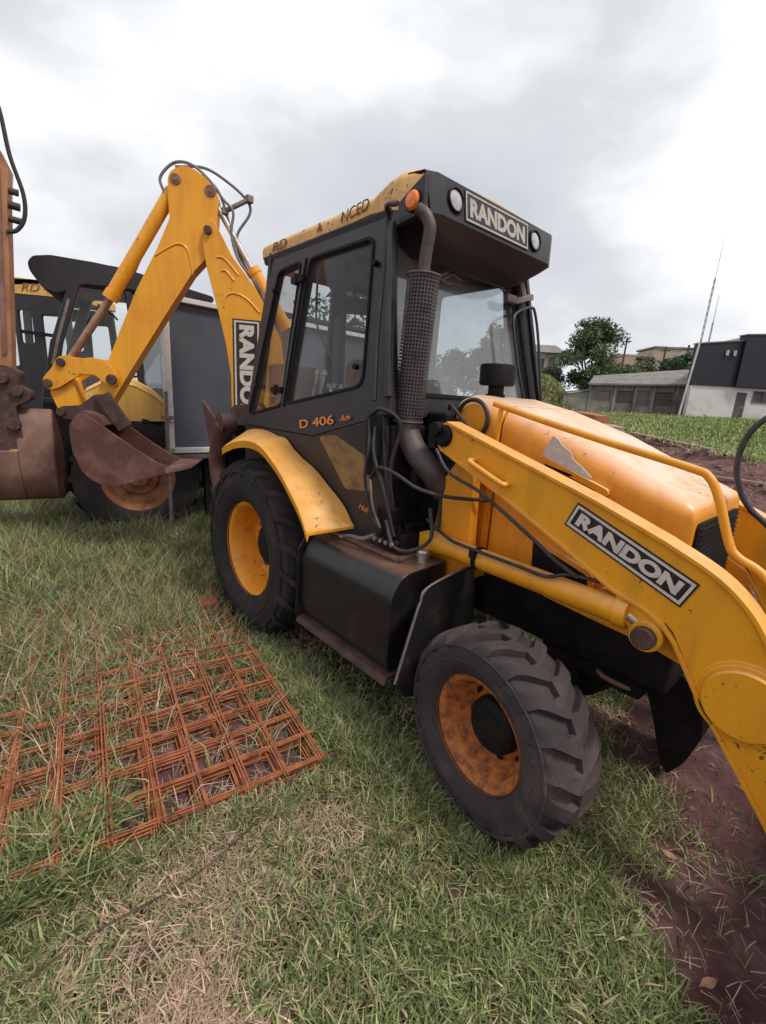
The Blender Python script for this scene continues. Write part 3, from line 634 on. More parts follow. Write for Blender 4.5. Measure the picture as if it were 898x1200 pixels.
g = G(); g.loft([[Vector((x, y, z)) for y, z in ((-.635, 2.708), (.635, 2.708), (.62, 2.655), (-.62, 2.655))] for x in (-.46, .98)]); mk('roof_gutter', g, CABBLK, BH, bevel=.012)
text('roof_lettering', 'RD', .055, (Vector((-.20, -.637, 2.742)), (1, 0, 0), (0, 0, 1), (0, -1, 0)), DKL, rfm, width=.20, shear=.25, depth=.004)
text('roof_lettering', 'A', .05, (Vector((.30, -.637, 2.748)), (1, 0, 0), (0, 0, 1), (0, -1, 0)), DKL, rfm, width=.05, shear=.25, depth=.004)
text('roof_lettering', 'NCED', .055, (Vector((.66, -.637, 2.757)), (1, 0, .06), (-.06, 0, 1), (0, -1, 0)), DKL, rfm, width=.26, shear=.25, depth=.004)
# front visor: sloping box with a recessed face
sx = 1.225
vis = [Vector((.93, -.60, 2.68))]
g = G()
ringT = lambda x, w, z: [Vector((x, -w, z)), Vector((x, w, z))]
top_b, top_f = (1.0, .60, 2.845), (1.20, .56, 2.825)
face_b = (1.225, .53, 2.635); low = (1.13, .45, 2.53); back = (.93, .50, 2.50)
def row(x, w, z, c_=.06): return [Vector((x-.03 if c_ else x, -w-c_, z)), Vector((x, -w, z)), Vector((x, w, z)), Vector((x-.03 if c_ else x, w+c_, z))]
rows = [row(1.10, .56, 2.835), row(1.205, .545, 2.828), row(1.232, .50, 2.64, .07), row(1.205, .44, 2.59, .06), row(1.13, .36, 2.53, .07), row(1.05, .31, 2.485, .07), row(.96, .36, 2.51, .12)]
g.loft(rows, close=False, caps=False)
g.add([v for r_ in rows for v in (r_[0],)]+[Vector((.93, -.62, 2.60))], [tuple(range(len(rows)+1))])
g.add([v for r_ in rows for v in (r_[3],)]+[Vector((.93, .62, 2.60))], [tuple(reversed(range(len(rows)+1)))])
mk('roof_visor', g, CABBLK, BH, bevel=.006, sharp=30)
fd = Vector((1.232-1.205, 0, 2.64-2.828)).normalized(); fup = -fd; fn = Vector((fup.z, 0, -fup.x)); fc = Vector((1.2185, 0, 2.734))
if fn.x < 0: fn = -fn
frs = (fc, Vector((0, 1, 0)), fup, fn)
b1 = badge(BH, fc+fn*.003+Vector((0, -.045, 0)), (0, 1, 0), fup, fn, .60, .150, 'RANDON', .525, .095, CABBLK, LETTERG, bold=.05, rim=.010, gap=.004)
for yy in (-.42, .335):
    g = G(); cc = fc+Vector((0, yy, 0)); g.lathe([(.062, 0), (.062, .012), (.055, .016), (.050, .012)], cc, fn, 28); l_ = mk('work_lamp', g, GREASE, BH)
    g = G(); g.lathe([(.001, .016), (.03, .013), (.050, .006)], cc, fn, 28); mk('lamp_lens', g, LENS, l_)
g = G(); g.lathe([(.052, -.02), (.052, .004), (.046, .008)], (1.135, -.635, 2.692), (.05, -1, 0), 28); l_ = mk('side_marker', g, GREASE, BH)
g = G(); g.lathe([(.001, .024), (.035, .018), (.047, .004), (.047, -.01)], (1.135, -.637, 2.692), (.05, -1, 0), 28); mk('amber_reflector', g, AMBER, l_)
g = G(); g.plate([[(.95, 2.60), (1.21, 2.63), (1.20, 2.80), (.99, 2.70)]], FRS(-.60), 0, .03); mk('visor_cheek', g, CABBLK, BH, bevel=.006)
# interior
g = G(); g.loft([[Vector((x, y, z)) for y, z in rnd([(-.23, 1.42), (.23, 1.42), (.23, 1.52), (-.23, 1.52)], .04)] for x in (.10, .55)]); st = mk('operator_seat', g, SEAT, BH, bevel=.02)
g = G(); g.loft([[Vector((x0+.03*0, y, z)) for y, z in rnd([(-.22, 1.50), (.22, 1.50), (.20, 2.02), (-.20, 2.02)], .09)] for x0 in (.03, .14)]); mk('seat_back', g, SEAT, st, bevel=.03)
g = G(); g.box((.32, 0, 1.25), (.30, .30, .34)); mk('seat_base', g, GREASE, st)
g = G(); g.tube([(1.0, .0, 1.15), (.93, 0, 1.45), (.80, 0, 1.72)], .04, n=10); cl = mk('steering_column', g, LINER, BH)
g = G(); g.tube([(.80+.17*math.sin(a)*.5, .19*math.cos(a), 1.73+.17*math.sin(a)*.55) for a in [2*math.pi*k/20 for k in range(21)]], .013, n=8, sub=2)
for a in (0, 2.1, 4.2): g.bar((.80, 0, 1.72), (.80+.085*math.sin(a), .19*math.cos(a), 1.73+.094*math.sin(a)), .02, .01)
mk('steering_wheel', g, GREASE, cl)
g = G(); g.box((1.02, 0, 1.63), (.14, .50, .16)); mk('dashboard', g, LINER, BH, bevel=.03)
g = G()
for sy in (-1, 1): g.loft([[Vector((x, y, z)) for y, z in ((sy*.35, 1.10), (sy*.62, 1.10), (sy*.62, zt), (sy*.35, zt))] for x, zt in ((-.42, 1.50), (.05, 1.48), (.35, 1.42))])
mk('side_console', g, GREASE, BH, bevel=.02)
g = G(); g.loft([[Vector((x, y, z)) for x, y in ((-.42, -.62), (-.18, -.62), (-.22, -.25), (-.42, -.25))] for z in (1.45, 1.95)]); mk('rear_console', g, TAN, BH, bevel=.03)
g = G()
for (x, y) in ((-.12, -.40), (-.08, -.36), (.62, -.45)):
    g.tube([(x, y, 1.45), (x+.02, y, 1.7), (x+.05, y+.02, 1.88)], .011, n=8); g.lathe([(.001, .03), (.02, .015), (.02, -.015), (.001, -.03)], (x+.05, y+.02, 1.90), (0, 0, 1), 12)
g.cyl((.30, -.50, 1.45), (.30, -.50, 1.78), .022, n=10); g.box((.30, -.48, 1.80), (.12, .05, .03))
mk('control_levers', g, STEEL, BH)
MIR = Vector((.36, -.35, 2.33))
g = G(); g.plate([rnd([(-.14, -.05), (.14, -.05), (.14, .05), (-.14, .05)], .03)], (MIR, Vector((.5, .86, 0)), (0, 0, 1), Vector((.86, -.5, 0))), -.012, .012); mr_ = mk('interior_mirror', g, GREASE, BH, bevel=.008)
g = G(); g.tube([MIR+Vector((-.10, -.04, .29)), MIR+Vector((-.06, -.03, .14)), MIR+Vector((0, 0, .03))], .010, n=8); g.tube([MIR+Vector((-.22, -.06, -.06)), MIR+Vector((-.1, -.02, -.01)), MIR], .008, n=6); mk('mirror_stem', g, GREASE, mr_)
g = G(); g.lathe([(.001, .03), (.09, .02), (.09, -.02), (.001, -.03)], (.55, -.40, 2.56), (.3, -.2, 1), 16); g.tube([(.45, -.45, 2.62), (.52, -.42, 2.5), (.62, -.42, 2.45)], .012, n=6); mk('cab_fan', g, GREASE, BH)
g = G(); g.cyl((-.36, .02, 1.5), (-.36, .02, 2.65), .055, n=12); mk('rear_centre_post', g, LINER, BH)
g = G(); g.tube([(.22, -.58, 2.62), (.24, -.60, 2.2), (.40, -.58, 1.98), (.46, -.56, 1.86), (.40, -.54, 1.78), (.30, -.50, 1.78)], .008, n=6); mk('cab_cable', g, HOSE, BH)

# mirror brackets, left front post
g = G(); g.bar(WS(.63, 2.62)+Vector((.03, .03, 0)), WS(.72, 1.77)+Vector((.03, .03, 0)), .035, .03); g.bar((.99, .551, 2.56), (1.156, .659, 1.78), .03, .03); mk('front_post', g, BLK, BH, bevel=.005)
g = G(); g.bar((1.033, .37, 2.44), (1.036, .47, 2.44), .035, .05); g.bar((1.036, .46, 2.43), (1.02, .69, 2.50), .04, .04); g.bar((1.02, .60, 2.48), (.995, .56, 2.60), .04, .035); mk('mirror_bracket', g, EXH, BH, bevel=.006)
g = G(); g.tube([(1.197, .482, 1.778), (1.149, .431, 2.0), (1.096, .405, 2.246), (1.078, .425, 2.332), (1.067, .523, 2.385), (1.06, .636, 2.418), (1.064, .69, 2.396), (1.106, .716, 2.202), (1.195, .708, 1.788)], .010, n=8); mk('mirror_arm', g, BLK, BH)
g = G(); g.tube([(1.155, -.755, 2.64), (1.06, -.74, 2.655), (1.0, -.67, 2.60), (1.03, -.73, 2.1), (1.09, -.78, 1.72)], .013, n=8); mk('grab_rail', g, BLK, BH)
g = G(); g.bar((1.01, -.66, 2.62), (1.16, -.745, 1.74), .035, .04); mk('front_post', g, BLK, BH, bevel=.006)

# exhaust stack with perforated guard
g = G(); g.tube([(1.36, -.34, 1.18), (1.365, -.46, 1.25), (1.335, -.55, 1.36), (1.24, -.59, 1.46), (1.175, -.60, 1.57), (1.172, -.60, 1.68), (1.175, -.60, 1.80)], lambda t_: .074-.014*t_, n=18); stk = mk('exhaust_pipe', g, STACK, BH)
g = G(); g.tube([(1.207, -.60, 2.30), (1.213, -.60, 2.42), (1.226, -.60, 2.51), (1.230, -.602, 2.57), (1.205, -.612, 2.62), (1.17, -.63, 2.65)], .031, n=16, caps=False); mk('exhaust_tip', g, STACK, stk)
A0, A1 = Vector((1.168, -.60, 1.615)), Vector((1.211, -.60, 2.355)); ax = (A1-A0).normalized(); xx = ax.cross(Vector((0, 1, 0))).normalized(); yy = ax.cross(xx)
g = G(); nc, nr_, rg = 30, 42, .082; Ln = (A1-A0).length
def gp(i, j, r_): t_ = 2*math.pi*i/nc; return A0+ax*(Ln*j/nr_)+xx*r_*math.cos(t_)+yy*r_*math.sin(t_)
vs = []; fs = []
for j in range(nr_):
    for i in range(nc):
        b0 = len(vs); m_ = .20
        for (di, dj) in ((0, 0), (1, 0), (1, 1), (0, 1)): vs.append(gp(i+di, j+dj, rg))
        for (di, dj) in ((m_, m_), (1-m_, m_), (1-m_, 1-m_), (m_, 1-m_)): vs.append(gp(i+di, j+dj, rg))
        for k in range(4): fs.append((b0+k, b0+(k+1) % 4, b0+4+(k+1) % 4, b0+4+k))
g.add(vs, fs)
g.lathe([(rg, 0), (rg+.005, 0), (rg+.005, .012), (rg, .012)], A0, ax, 32); g.lathe([(rg, -.012), (rg+.004, -.012), (rg+.004, 0), (.036, .012)], A1, ax, 32)
mk('perforated_guard', g, GUARD, stk, sharp=180)
g = G(); g.cyl(A0+ax*.02, A1-ax*.01, .064, n=24); mk('guard_dark_backing', g, GREASE, stk)  # black core added so the guard holes look dark inside

# rear fenders
FO = [(-.33, 1.312), (-.28, 1.335), (-.20, 1.358), (-.1, 1.385), (.09, 1.411), (.275, 1.397), (.445, 1.321), (.56, 1.25), (.655, 1.172), (.773, 1.067), (.851, .953)]
FI = [(-.56, 1.40), (-.48, 1.43), (-.36, 1.452), (-.18, 1.458), (.039, 1.427), (.15, 1.39), (.276, 1.347), (.493, 1.251), (.644, 1.176), (.833, 1.068), (.94, .987)]
for sy in (-1, 1):
    rings = []
    for (xo, zo), (xi, zi) in zip(crom(FO), crom(FI)):
        zi = max(zi, zo+.02)
        rings.append([Vector((xo, sy*1.03, zo-.050)), Vector((xo, sy*1.035, zo-.004)), Vector((xo, sy*1.02, zo+.010)), Vector((xi, sy*.76, zi)), Vector((xi, sy*.76, zi-.015)), Vector((xo, sy*1.015, zo-.012))])
    g = G(); g.loft(rings); mk('rear_fender', g, YEL, BH, sharp=40)
# fuel tank / step box
for sy in (-1, 1):
    sec = rnd([(-.56, .36), (-.93, .36), (-.955, .42), (-.955, .78), (-.88, .885), (-.56, .90)], [.01, .02, .03, .10, .06, .01])
    g = G(); g.loft([[Vector((x, -sy*a if sy > 0 else a, z)) for a, z in sec] for x in (.68, 1.50)])
    tk = mk('fuel_tank', g, TANK, BH, bevel=.01)
    y = sy*.955
    g = G(); g.loft([[Vector((x, y+sy*q, z)) for q, z in ((-.05, .36), (.012, .352), (.026, .315), (.016, .31), (.004, .338), (-.05, .345))] for x in (.66, 1.52)]); mk('step_rail', g, RUSTD, tk)
    g = G(); g.plate([[(sy*.42, .30), (sy*.90, .30), (sy*.985, .37), (sy*.975, .80), (sy*.90, .90), (sy*.42, .93)]], ((.67, 0, 0), (0, 1, 0), (0, 0, 1), (1, 0, 0)), -.012, 0); mk('end_plate', g, BLK, tk)
    if sy < 0:
        g = G(); g.lathe([(.001, .055), (.03, .055), (.038, .045), (.038, .02), (.032, .02), (.032, -.02)], (1.42, -.66, .905), (0, 0, 1), 20); mk('filler_cap', g, STEEL, tk)
g = G(); g.plate([rnd([(-.50, .92), (-.86, .87), (-.925, .74), (-1.03, .42), (-.93, .29), (-.80, .30), (-.44, .50)], [.02, .06, .05, .04, .05, .04, .02])], ((1.64, 0, 0), (0, 1, 0), (0, 0, 1), (1, 0, .0)), -.006, .006); md = mk('mud_plate', g, BLK, BH)
g = G(); g.tube([(1.65, -.40, .935), (1.65, -.84, .878), (1.65, -.905, .80), (1.65, -.935, .72), (1.65, -1.035, .42)], .006, n=6); mk('plate_edge', g, EXH, md)
g = G(); g.box((1.02, -.68, .905), (.68, .22, .02)); mk('step_plate', g, BROWN, BH, bevel=.004)
# hoses, valves and linkages by the cab corner
hs = [([(1.02, -.76, 1.62), (1.15, -.78, 1.68), (1.22, -.70, 1.60), (1.18, -.72, 1.35), (1.24, -.70, 1.05)], .011, HOSE),
      ([(1.09, -.78, 1.30), (1.18, -.80, 1.375), (1.30, -.79, 1.36), (1.42, -.74, 1.30), (1.54, -.64, 1.27), (1.66, -.47, 1.26)], .010, HOSE),
      ([(1.10, -.77, 1.62), (1.13, -.80, 1.45), (1.22, -.79, 1.25), (1.30, -.77, 1.02)], .010, HOSE),
      ([(1.02, -.76, 1.66), (1.07, -.79, 1.60), (1.10, -.81, 1.46), (1.08, -.81, 1.30), (1.14, -.80, 1.10), (1.20, -.76, 1.02)], .009, HOSE),
      ([(1.40, -.47, 1.52), (1.39, -.52, 1.40), (1.40, -.53, 1.20), (1.42, -.56, 1.0)], .011, HOSE),
      ([(1.34, -.46, 1.70), (1.40, -.52, 1.72), (1.46, -.50, 1.66), (1.52, -.45, 1.56)], .009, HOSE),
      ([(1.25, -.79, 1.10), (1.33, -.80, .98), (1.42, -.76, .97), (1.50, -.70, 1.05), (1.46, -.68, 1.2)], .011, HOSE),
      ([(1.45, -.66, 1.50), (1.55, -.665, 1.40), (1.75, -.655, 1.33), (2.0, -.645, 1.20), (2.14, -.64, 1.12), (2.24, -.62, 1.07)], .009, HOSE),
      ([(1.10, -.79, 1.30), (1.16, -.81, 1.16), (1.22, -.80, 1.05)], .007, EXH),
      ([(1.18, -.80, 1.0), (1.10, -.82, .96), (1.0, -.83, .95), (.92, -.84, .925)], .014, EXH)]
for p, r_, m_ in hs:
    g = G(); g.tube(p, r_, n=8); h_ = mk('hydraulic_hose', g, m_, BH)

g = G(); g.box((1.26, -.70, .98), (.18, .12, .10)); g.box((1.20, -.72, 1.09), (.10, .10, .12))
for k in range(4): g.cyl((1.20+.045*k, -.775, .99), (1.20+.045*k, -.80, .99), .017, n=10)
for k in range(3): g.cyl((1.24+.035*k, -.74, 1.03), (1.24+.035*k, -.74, 1.07), .010, n=8)
mk('valve_block', g, GREASE, BH, bevel=.004)
for k in range(4):
    g = G(); g.cyl((1.19+.045*k, -.775, .985), (1.19+.045*k, -.815, .985), .013, n=6); mk('hose_fitting', g, STEEL, BH)
g = G(); g.loft([[Vector((x, y, z)) for x, y in rnd([(1.03, -.79), (1.12, -.79), (1.12, -.68), (1.03, -.68)], .03)] for z in (1.32, 1.64)]); mk('air_filter_box', g, GREASE, BH)
g = G(); g.lathe([(.001, .02), (.075, .02), (.085, 0), (.085, -.16)], (1.44, -.50, 1.50), (.35, -.9, .25), 24); mk('belt_pulley_cover', g, GREASE, BH)

# ------------------------------------------------------------------ digging arm at the rear, swung to the side
T = Vector((-.5, -.866, 0)); N = Vector((.866, -.5, 0)); O = Vector((-1.35, -.1, 0)); PF = (O, T, Vector((0, 0, 1)), N)
def pp(s_, z, off=0): return O+T*s_+N*off+Vector((0, 0, z))
g = G(); g.box((-.98, 0, 1.0), (.16, 1.45, .50)); g.box((-1.10, 0, .60), (.08, 1.2, .10)); g.box((-1.10, 0, 1.38), (.08, 1.2, .10)); mk('rear_frame', g, GREASE, BH, bevel=.01)
g = G(); g.plate([rnd([(-.20, .55), (.22, .55), (.40, 1.40), (.36, 1.60), (.10, 1.62), (-.18, 1.3)], .05)], PF, -.14, .14); mk('swing_post', g, RUSTD, BH, bevel=.01)
boom = [(.553, 3.175), (.515, 3.19), (.470, 3.165), (.400, 3.04), (.338, 2.923), (.129, 2.671), (.037, 2.517), (-.107, 2.223), (-.14, 1.9), (-.02, 1.3), (.10, .95), (.26, .95), (.365, 1.30), (.365, 1.469), (.365, 1.865), (.406, 2.158), (.469, 2.439), (.562, 2.813), (.592, 3.033), (.590, 3.115)]
g = G(); g.plate([rnd(boom, .02, 2)], PF, -.125, .125); bo = mk('boom', g, YEL, BH, bevel=.006)
g = G(); g.lathe([(.001, .16), (.030, .16), (.034, .155), (.034, -.16), (.001, -.16)], pp(.538, 3.106), N, 20); mk('pivot_pin', g, RUSTD, bo)
for pts in ([(.467, 2.899), (.40, 2.89), (.283, 2.769)], [(.433, 2.789), (.39, 2.79), (.322, 2.714)], [(.417, 2.480), (.40, 2.57), (.323, 2.61), (.209, 2.57), (.093, 2.46)]):
    g = G(); g.tube([pp(a, b_, .125) for a, b_ in pts], .009, n=6); mk('weld_rib', g, YEL, bo)
c = pp(.215, 1.90, .126); badge(bo, c, Vector((0.0, 0, -1)).normalized(), -T, N, .98, .255, 'RANDON', .88, .14, BADGE, LETTER, bold=.055, rim=.016, gap=.014)
dip = [(.865, 3.49), (.84, 3.545), (.78, 3.585), (.714, 3.60), (.64, 3.585), (.56, 3.54), (.505, 3.489), (.455, 3.42), (.450, 3.36), (.46, 3.294), (.478, 3.10), (.574, 2.878), (.689, 2.752), (.98, 2.303), (1.286, 1.82), (1.426, 1.594), (1.48, 1.51), (1.529, 1.486), (1.58, 1.50), (1.60, 1.55), (1.435, 1.968), (1.174, 2.56), (.983, 2.916), (.865, 3.175), (.87, 3.348)]
g = G(); g.plate([rnd(dip, .015, 2)], PF, -.095, .085); di = mk('dipper_arm', g, YEL, BH, bevel=.006)
for (a, b_, r_) in ((.801, 3.488, .045), (.514, 3.435, .048)):
    g = G(); g.lathe([(.001, .105), (.014, .105), (.016, .098), (.026, .100), (.030, .094), (r_-.006, .096), (r_, .090), (r_, -.10), (.001, -.10)], pp(a, b_), N, 24); mk('pivot_pin', g, BROWN, di)
for (a, b_) in ((1.417, 1.765), (1.522, 1.573)):
    g = G(); g.lathe([(.001, .15), (.042, .15), (.048, .14), (.048, -.15), (.001, -.15)], pp(a, b_), N, 22); mk('pivot_pin', g, RUSTD, di)
for pts in ([(1.0, 2.86), (.90, 2.93), (.80, 2.98), (.73, 2.95), (.705, 2.86), (.685, 2.74)],):
    g = G(); g.tube([pp(a, b_, .086) for a, b_ in pts], .008, n=6); mk('weld_rib', g, YEL, di)
hl = [(1.36, 1.80), (1.40, 1.87), (1.47, 1.93), (1.56, 1.95), (1.666, 1.93), (1.78, 1.955), (1.85, 1.93), (1.90, 1.84), (1.985, 1.74), (1.985, 1.67), (1.93, 1.64), (1.86, 1.665), (1.76, 1.735), (1.66, 1.80), (1.56, 1.80), (1.47, 1.72), (1.40, 1.70), (1.36, 1.74)]
g = G()
for q in (-.125, .105): g.plate([rnd(hl, .02, 2)], PF, q, q+.025)
mk('tipping_lever', g, YEL, BH, bevel=.004)
l2 = [(1.955, 1.62), (1.925, 1.70), (1.80, 1.78), (1.76, 1.75), (1.715, 1.45), (1.75, 1.40), (1.86, 1.41), (1.90, 1.46)]
g = G(); g.plate([rnd(l2, .02, 2)], PF, -.10, .09); mk('tipping_link', g, YEL, BH, bevel=.006)
for (a, b_) in ((1.824, 1.887), (1.946, 1.699), (1.865, 1.450)):
    g = G(); g.lathe([(.001, .15), (.034, .15), (.038, .14), (.038, -.15), (.001, -.15)], pp(a, b_), N, 20); mk('pivot_pin', g, RUSTD, BH)
g = G(); g.cyl(pp(.85, 3.42), pp(1.41, 2.50), .058, n=22); g.cyl(pp(1.385, 2.54), pp(1.425, 2.475), .066, n=22); bc = mk('bucket_cylinder', g, YEL, BH, sharp=40)
g = G(); g.cyl(pp(1.42, 2.48), pp(1.815, 1.90), .034, n=18); g.lathe([(.045, -.05), (.055, -.05), (.055, .05), (.045, .05)], pp(1.824, 1.887), N, 18); mk('piston_rod', g, RODR, bc)
g = G(); g.tube([pp(.98, 3.24, .0), pp(1.10, 3.0, -.08), pp(1.26, 2.66, -.07), pp(1.33, 2.58, -.07)], .009, n=6); mk('cylinder_pipe', g, GREYHOSE, bc)
g = G(); g.cyl(pp(.155, 2.84), pp(-.16, 2.35), .062, n=22); g.cyl(pp(.17, 2.86), pp(.14, 2.815), .070, n=22); dc = mk('dipper_cylinder', g, YEL, BH, sharp=40)
g = G(); g.cyl(pp(.526, 3.435), pp(.16, 2.84), .027, n=18); mk('piston_rod', g, STEEL, dc)
hz = [[(.908, 3.385), (.935, 3.50), (.82, 3.625), (.679, 3.635), (.539, 3.545), (.417, 3.403), (.33, 3.307), (.348, 3.133), (.291, 2.923), (.12, 2.70), (-.05, 2.35)],
      [(.82, 3.622), (.572, 3.645), (.355, 3.548), (.208, 3.431), (.19, 3.325), (.303, 3.138), (.275, 2.962), (.137, 2.718), (-.02, 2.45)],
      [(.60, 3.62), (.47, 3.50), (.40, 3.32), (.36, 3.15), (.30, 2.98), (.16, 2.78), (0.0, 2.5)]]
for q, p in enumerate(hz):
    g = G(); g.tube([pp(a, b_, .04-.06*q) for a, b_ in p], .0125, n=8); mk('hydraulic_hose', g, GREYHOSE, BH)
g = G(); g.bar(pp(.41, 3.315), pp(.19, 3.442), .05, .03); g.box(pp(.19, 3.442), (.06, .06, .06)); g.box(pp(.41, 3.315), (.06, .06, .05)); mk('hose_bracket', g, EXH, BH, bevel=.005)
g = G(); g.tube([pp(.15, 2.80, .03), pp(.08, 2.66, .05), pp(.02, 2.5, .05), pp(-.04, 2.3, .05)], .02, n=8); mk('steel_pipe', g, EXH, BH)
# digging bucket
bk = [(1.684, 1.425), (1.735, 1.35), (1.745, 1.26), (1.735, 1.11), (1.672, .93), (1.60, .85), (1.52, .81), (1.40, .795), (1.25, .835), (1.148, .87), (1.0, .915), (.90, .955)]
lip = [(.90, .985), (1.02, 1.03), (1.226, 1.165), (1.46, 1.345), (1.60, 1.45)]
g = G()
for q in (-.30, .28): g.plate([bk+lip], PF, q, q+.02)
inner = [(a+(1.35-a)*.05, b_+(1.15-b_)*.05) for a, b_ in bk]
g.plate([bk+list(reversed(inner))], PF, -.28, .28)
g.plate([[(1.70, 1.42), (1.62, 1.48), (1.50, 1.44), (1.44, 1.36), (1.47, 1.34), (1.56, 1.40), (1.66, 1.40)]], PF, -.28, .28)
dk = mk('digging_bucket', g, RUST, BH, bevel=.004)
for q in (-.12, .10):
    g = G(); g.plate([rnd([(1.70, 1.36), (1.86, 1.40), (1.91, 1.46), (1.86, 1.50), (1.70, 1.52), (1.58, 1.62), (1.50, 1.63), (1.46, 1.56), (1.50, 1.40)], .02)], PF, q, q+.025); mk('bucket_ear', g, RUSTD, dk, bevel=.004)
g = G(); g.bar(pp(1.50, 1.62, .15), pp(1.32, 1.33, .16), .04, .13); mk('ear_brace', g, RUSTD, dk, bevel=.005)
for q in (-.27, -.135, 0, .135, .27):
    g = G(); o_ = pp(.96, .955, q); e_ = pp(.72, .995, q)
    g.loft([[o_+N*a+Vector((0, 0, b_)) for a, b_ in ((-.032, -.025), (.032, -.025), (.032, .03), (-.032, .03))], [pp(.86, .972, q)+N*a+Vector((0, 0, b_)) for a, b_ in ((-.03, -.022), (.03, -.022), (.03, .024), (-.03, .024))], [e_+N*a+Vector((0, 0, b_)) for a, b_ in ((-.022, -.006), (.022, -.006), (.022, .006), (-.022, .006))]])
    mk('bucket_tooth', g, BROWN, dk, bevel=.003)
# stabiliser legs
for sy in (-1, 1):
    y = sy*.80; g = G()
    g.plate([rnd([(-1.305, 1.638), (-1.24, 1.60), (-.98, 1.47), (-.86, 1.42), (-.90, 1.16), (-1.06, 1.04), (-1.12, 1.18)], [.0, .01, .03, .03, .03, .04, .02])], FRS(y), -.012, .012)
    s1 = mk('stabiliser_pad', g, RUST, BH, bevel=.004)
    g = G(); g.tube([(-.80, y, 1.45), (-.95, y, 1.25), (-1.0, y, 1.05), (-.90, y, .80), (-.86, y, .62)], lambda t_: .085-.02*t_, n=12); mk('stabiliser_leg', g, RUST, BH)
    g = G(); g.cyl((-.80, y-.06, 1.46), (-.80, y+.06, 1.46), .085, n=22); mk('pivot_pin', g, RUSTD, BH)
    g = G(); g.bar((-1.02, y, 1.2), (-1.0, y, 1.2), .1, .1); mk('pad_bracket', g, RUSTD, BH)

# ------------------------------------------------------------------ second backhoe (black canopy), parked crosswise behind
M2 = Vector((-2.9, -1.02, 0)); X2 = Vector((.27, .963, 0)); Y2 = Vector((-.963, .27, 0)); ZZ = Vector((0, 0, 1))
B2 = thing('backhoe_loader', 'backhoe with black overhanging cab roof and orange wheel rim, behind the digging bucket', 'backhoe loader', (-2.9, -1.02, 0))
P2 = lambda x, y, z: M2+X2*x+Y2*y+ZZ*z
F2 = lambda y: (M2+Y2*y, X2, ZZ, -Y2)
def rw(center, axis_, R_, w, r, rm, parent, lugs=18):
    g = G(); ax_ = Vector(axis_).normalized()
    o_ = Vector(center)
    g.lathe([(r+.02, .36*w), (r, .34*w), (r-.04, .25*w), (r-.06, .05*w), (r*.6, .0), (r*.55, .08*w), (.001, .10*w)], o_, ax_, 40); g.lathe([(.001, .22*w), (r*.28, .20*w), (r*.34, .05*w)], o_, ax_, 24)
    wv = mk('wheel', g, rm, parent, sharp=50)
    g = G(); g.lathe([(rr, a) for rr, a in tyre_profile(R_-.03, w, r+.015)], o_, ax_, 56)
    u = ax_.cross(ZZ).normalized(); v_ = ZZ
    for i in range(lugs):
        for sd_ in (-1, 1):
            th0 = 2*math.pi*(i+(.5 if sd_ > 0 else 0))/lugs; rings = []
            for k in range(4):
                q = k/3; th = th0+q*.28; sy_ = sd_*(1-q)*.47*w
                rr = R_-.005 if k else R_-.02
                c0 = lambda t_, r__: o_+u*math.sin(t_)*r__+v_*math.cos(t_)*r__+ax_*sy_
                rings.append([c0(th-.05, R_-.06), c0(th-.04, rr), c0(th+.04, rr), c0(th+.05, R_-.06)])
            g.loft(rings)
    mk('tyre', g, RUBSH, wv, sharp=40); return wv
rw(P2(.02, .18, .66), -Y2, .72, .42, .385, mat('brown_orange_rim', (.33, .12, .05), (.14, .05, .03), rough=.6, scale=7, amt=.6, bump=.3), B2)
rw(P2(2.25, .18, .50), -Y2, .50, .32, .25, RUSTRIM, B2, 16)
rw(P2(.02, 1.6, .66), Y2, .72, .42, .385, RUSTRIM, B2)
g = G(); g.plate([[(-1.0, .45), (2.6, .45), (2.6, .9), (1.2, 1.45), (-.9, 1.5)]], F2(.9), -.55, .55); mk('body', g, GREASE, B2, bevel=.03)
g = G(); rings = []
for a in np.linspace(R(200), R(-15), 14):
    pass
prof = [(-.56, 1.32), (-.52, 1.50), (-.44, 1.63), (-.30, 1.715), (-.14, 1.745), (.05, 1.72), (.22, 1.63), (.36, 1.50), (.42, 1.36)]
g.loft([[P2(x, .0, z-.02), P2(x, .0, z), P2(x*.98, .10, z+.04), P2(x*.95, .48, z+.07), P2(x*.95, .48, z+.03)] for x, z in prof]); mk('rear_fender', g, YELFAD, B2, sharp=50)
g = G(); g.plate([prof+[(.42, 1.34), (-.56, 1.30)]], F2(.02), -.02, .02)
mk('fender_side', g, YELFAD, B2)
can = [(-.90, 2.86), (-.91, 2.94), (-.86, 3.01), (-.70, 3.045), (-.3, 3.04), (.03, 3.02), (.96, 2.86), (.97, 2.80), (.80, 2.78), (-.05, 2.82), (-.42, 2.80), (-.66, 2.67), (-.80, 2.70)]
g = G(); g.plate([rnd(can, .03, 3)], F2(1.05), -.58, .58); mk('cab_roof', g, CABBLK, B2, bevel=.02)
for (x0, z0, x1, z1, w) in ((-.50, 2.80, -.72, 2.15, .11), (-.72, 2.17, -.87, 1.45, .12), (.02, 2.78, .12, 1.5, .07), (.90, 2.80, 1.0, 1.5, .07), (-.9, 1.50, 1.02, 1.50, .12)):
    for y_ in (.5, 1.6):
        g = G(); g.bar(P2(x0, y_, z0), P2(x1, y_, z1), .06, w, X2); mk('cab_post', g, CABBLK, B2, bevel=.012)
g = G(); g.bar(P2(-.565, .46, 2.62), P2(-.70, .46, 2.2), .01, .03, X2); g.bar(P2(-.70, .46, 2.2), P2(-.78, .46, 1.9), .01, .03, X2); mk('door_edge_strip', g, EXH, B2)
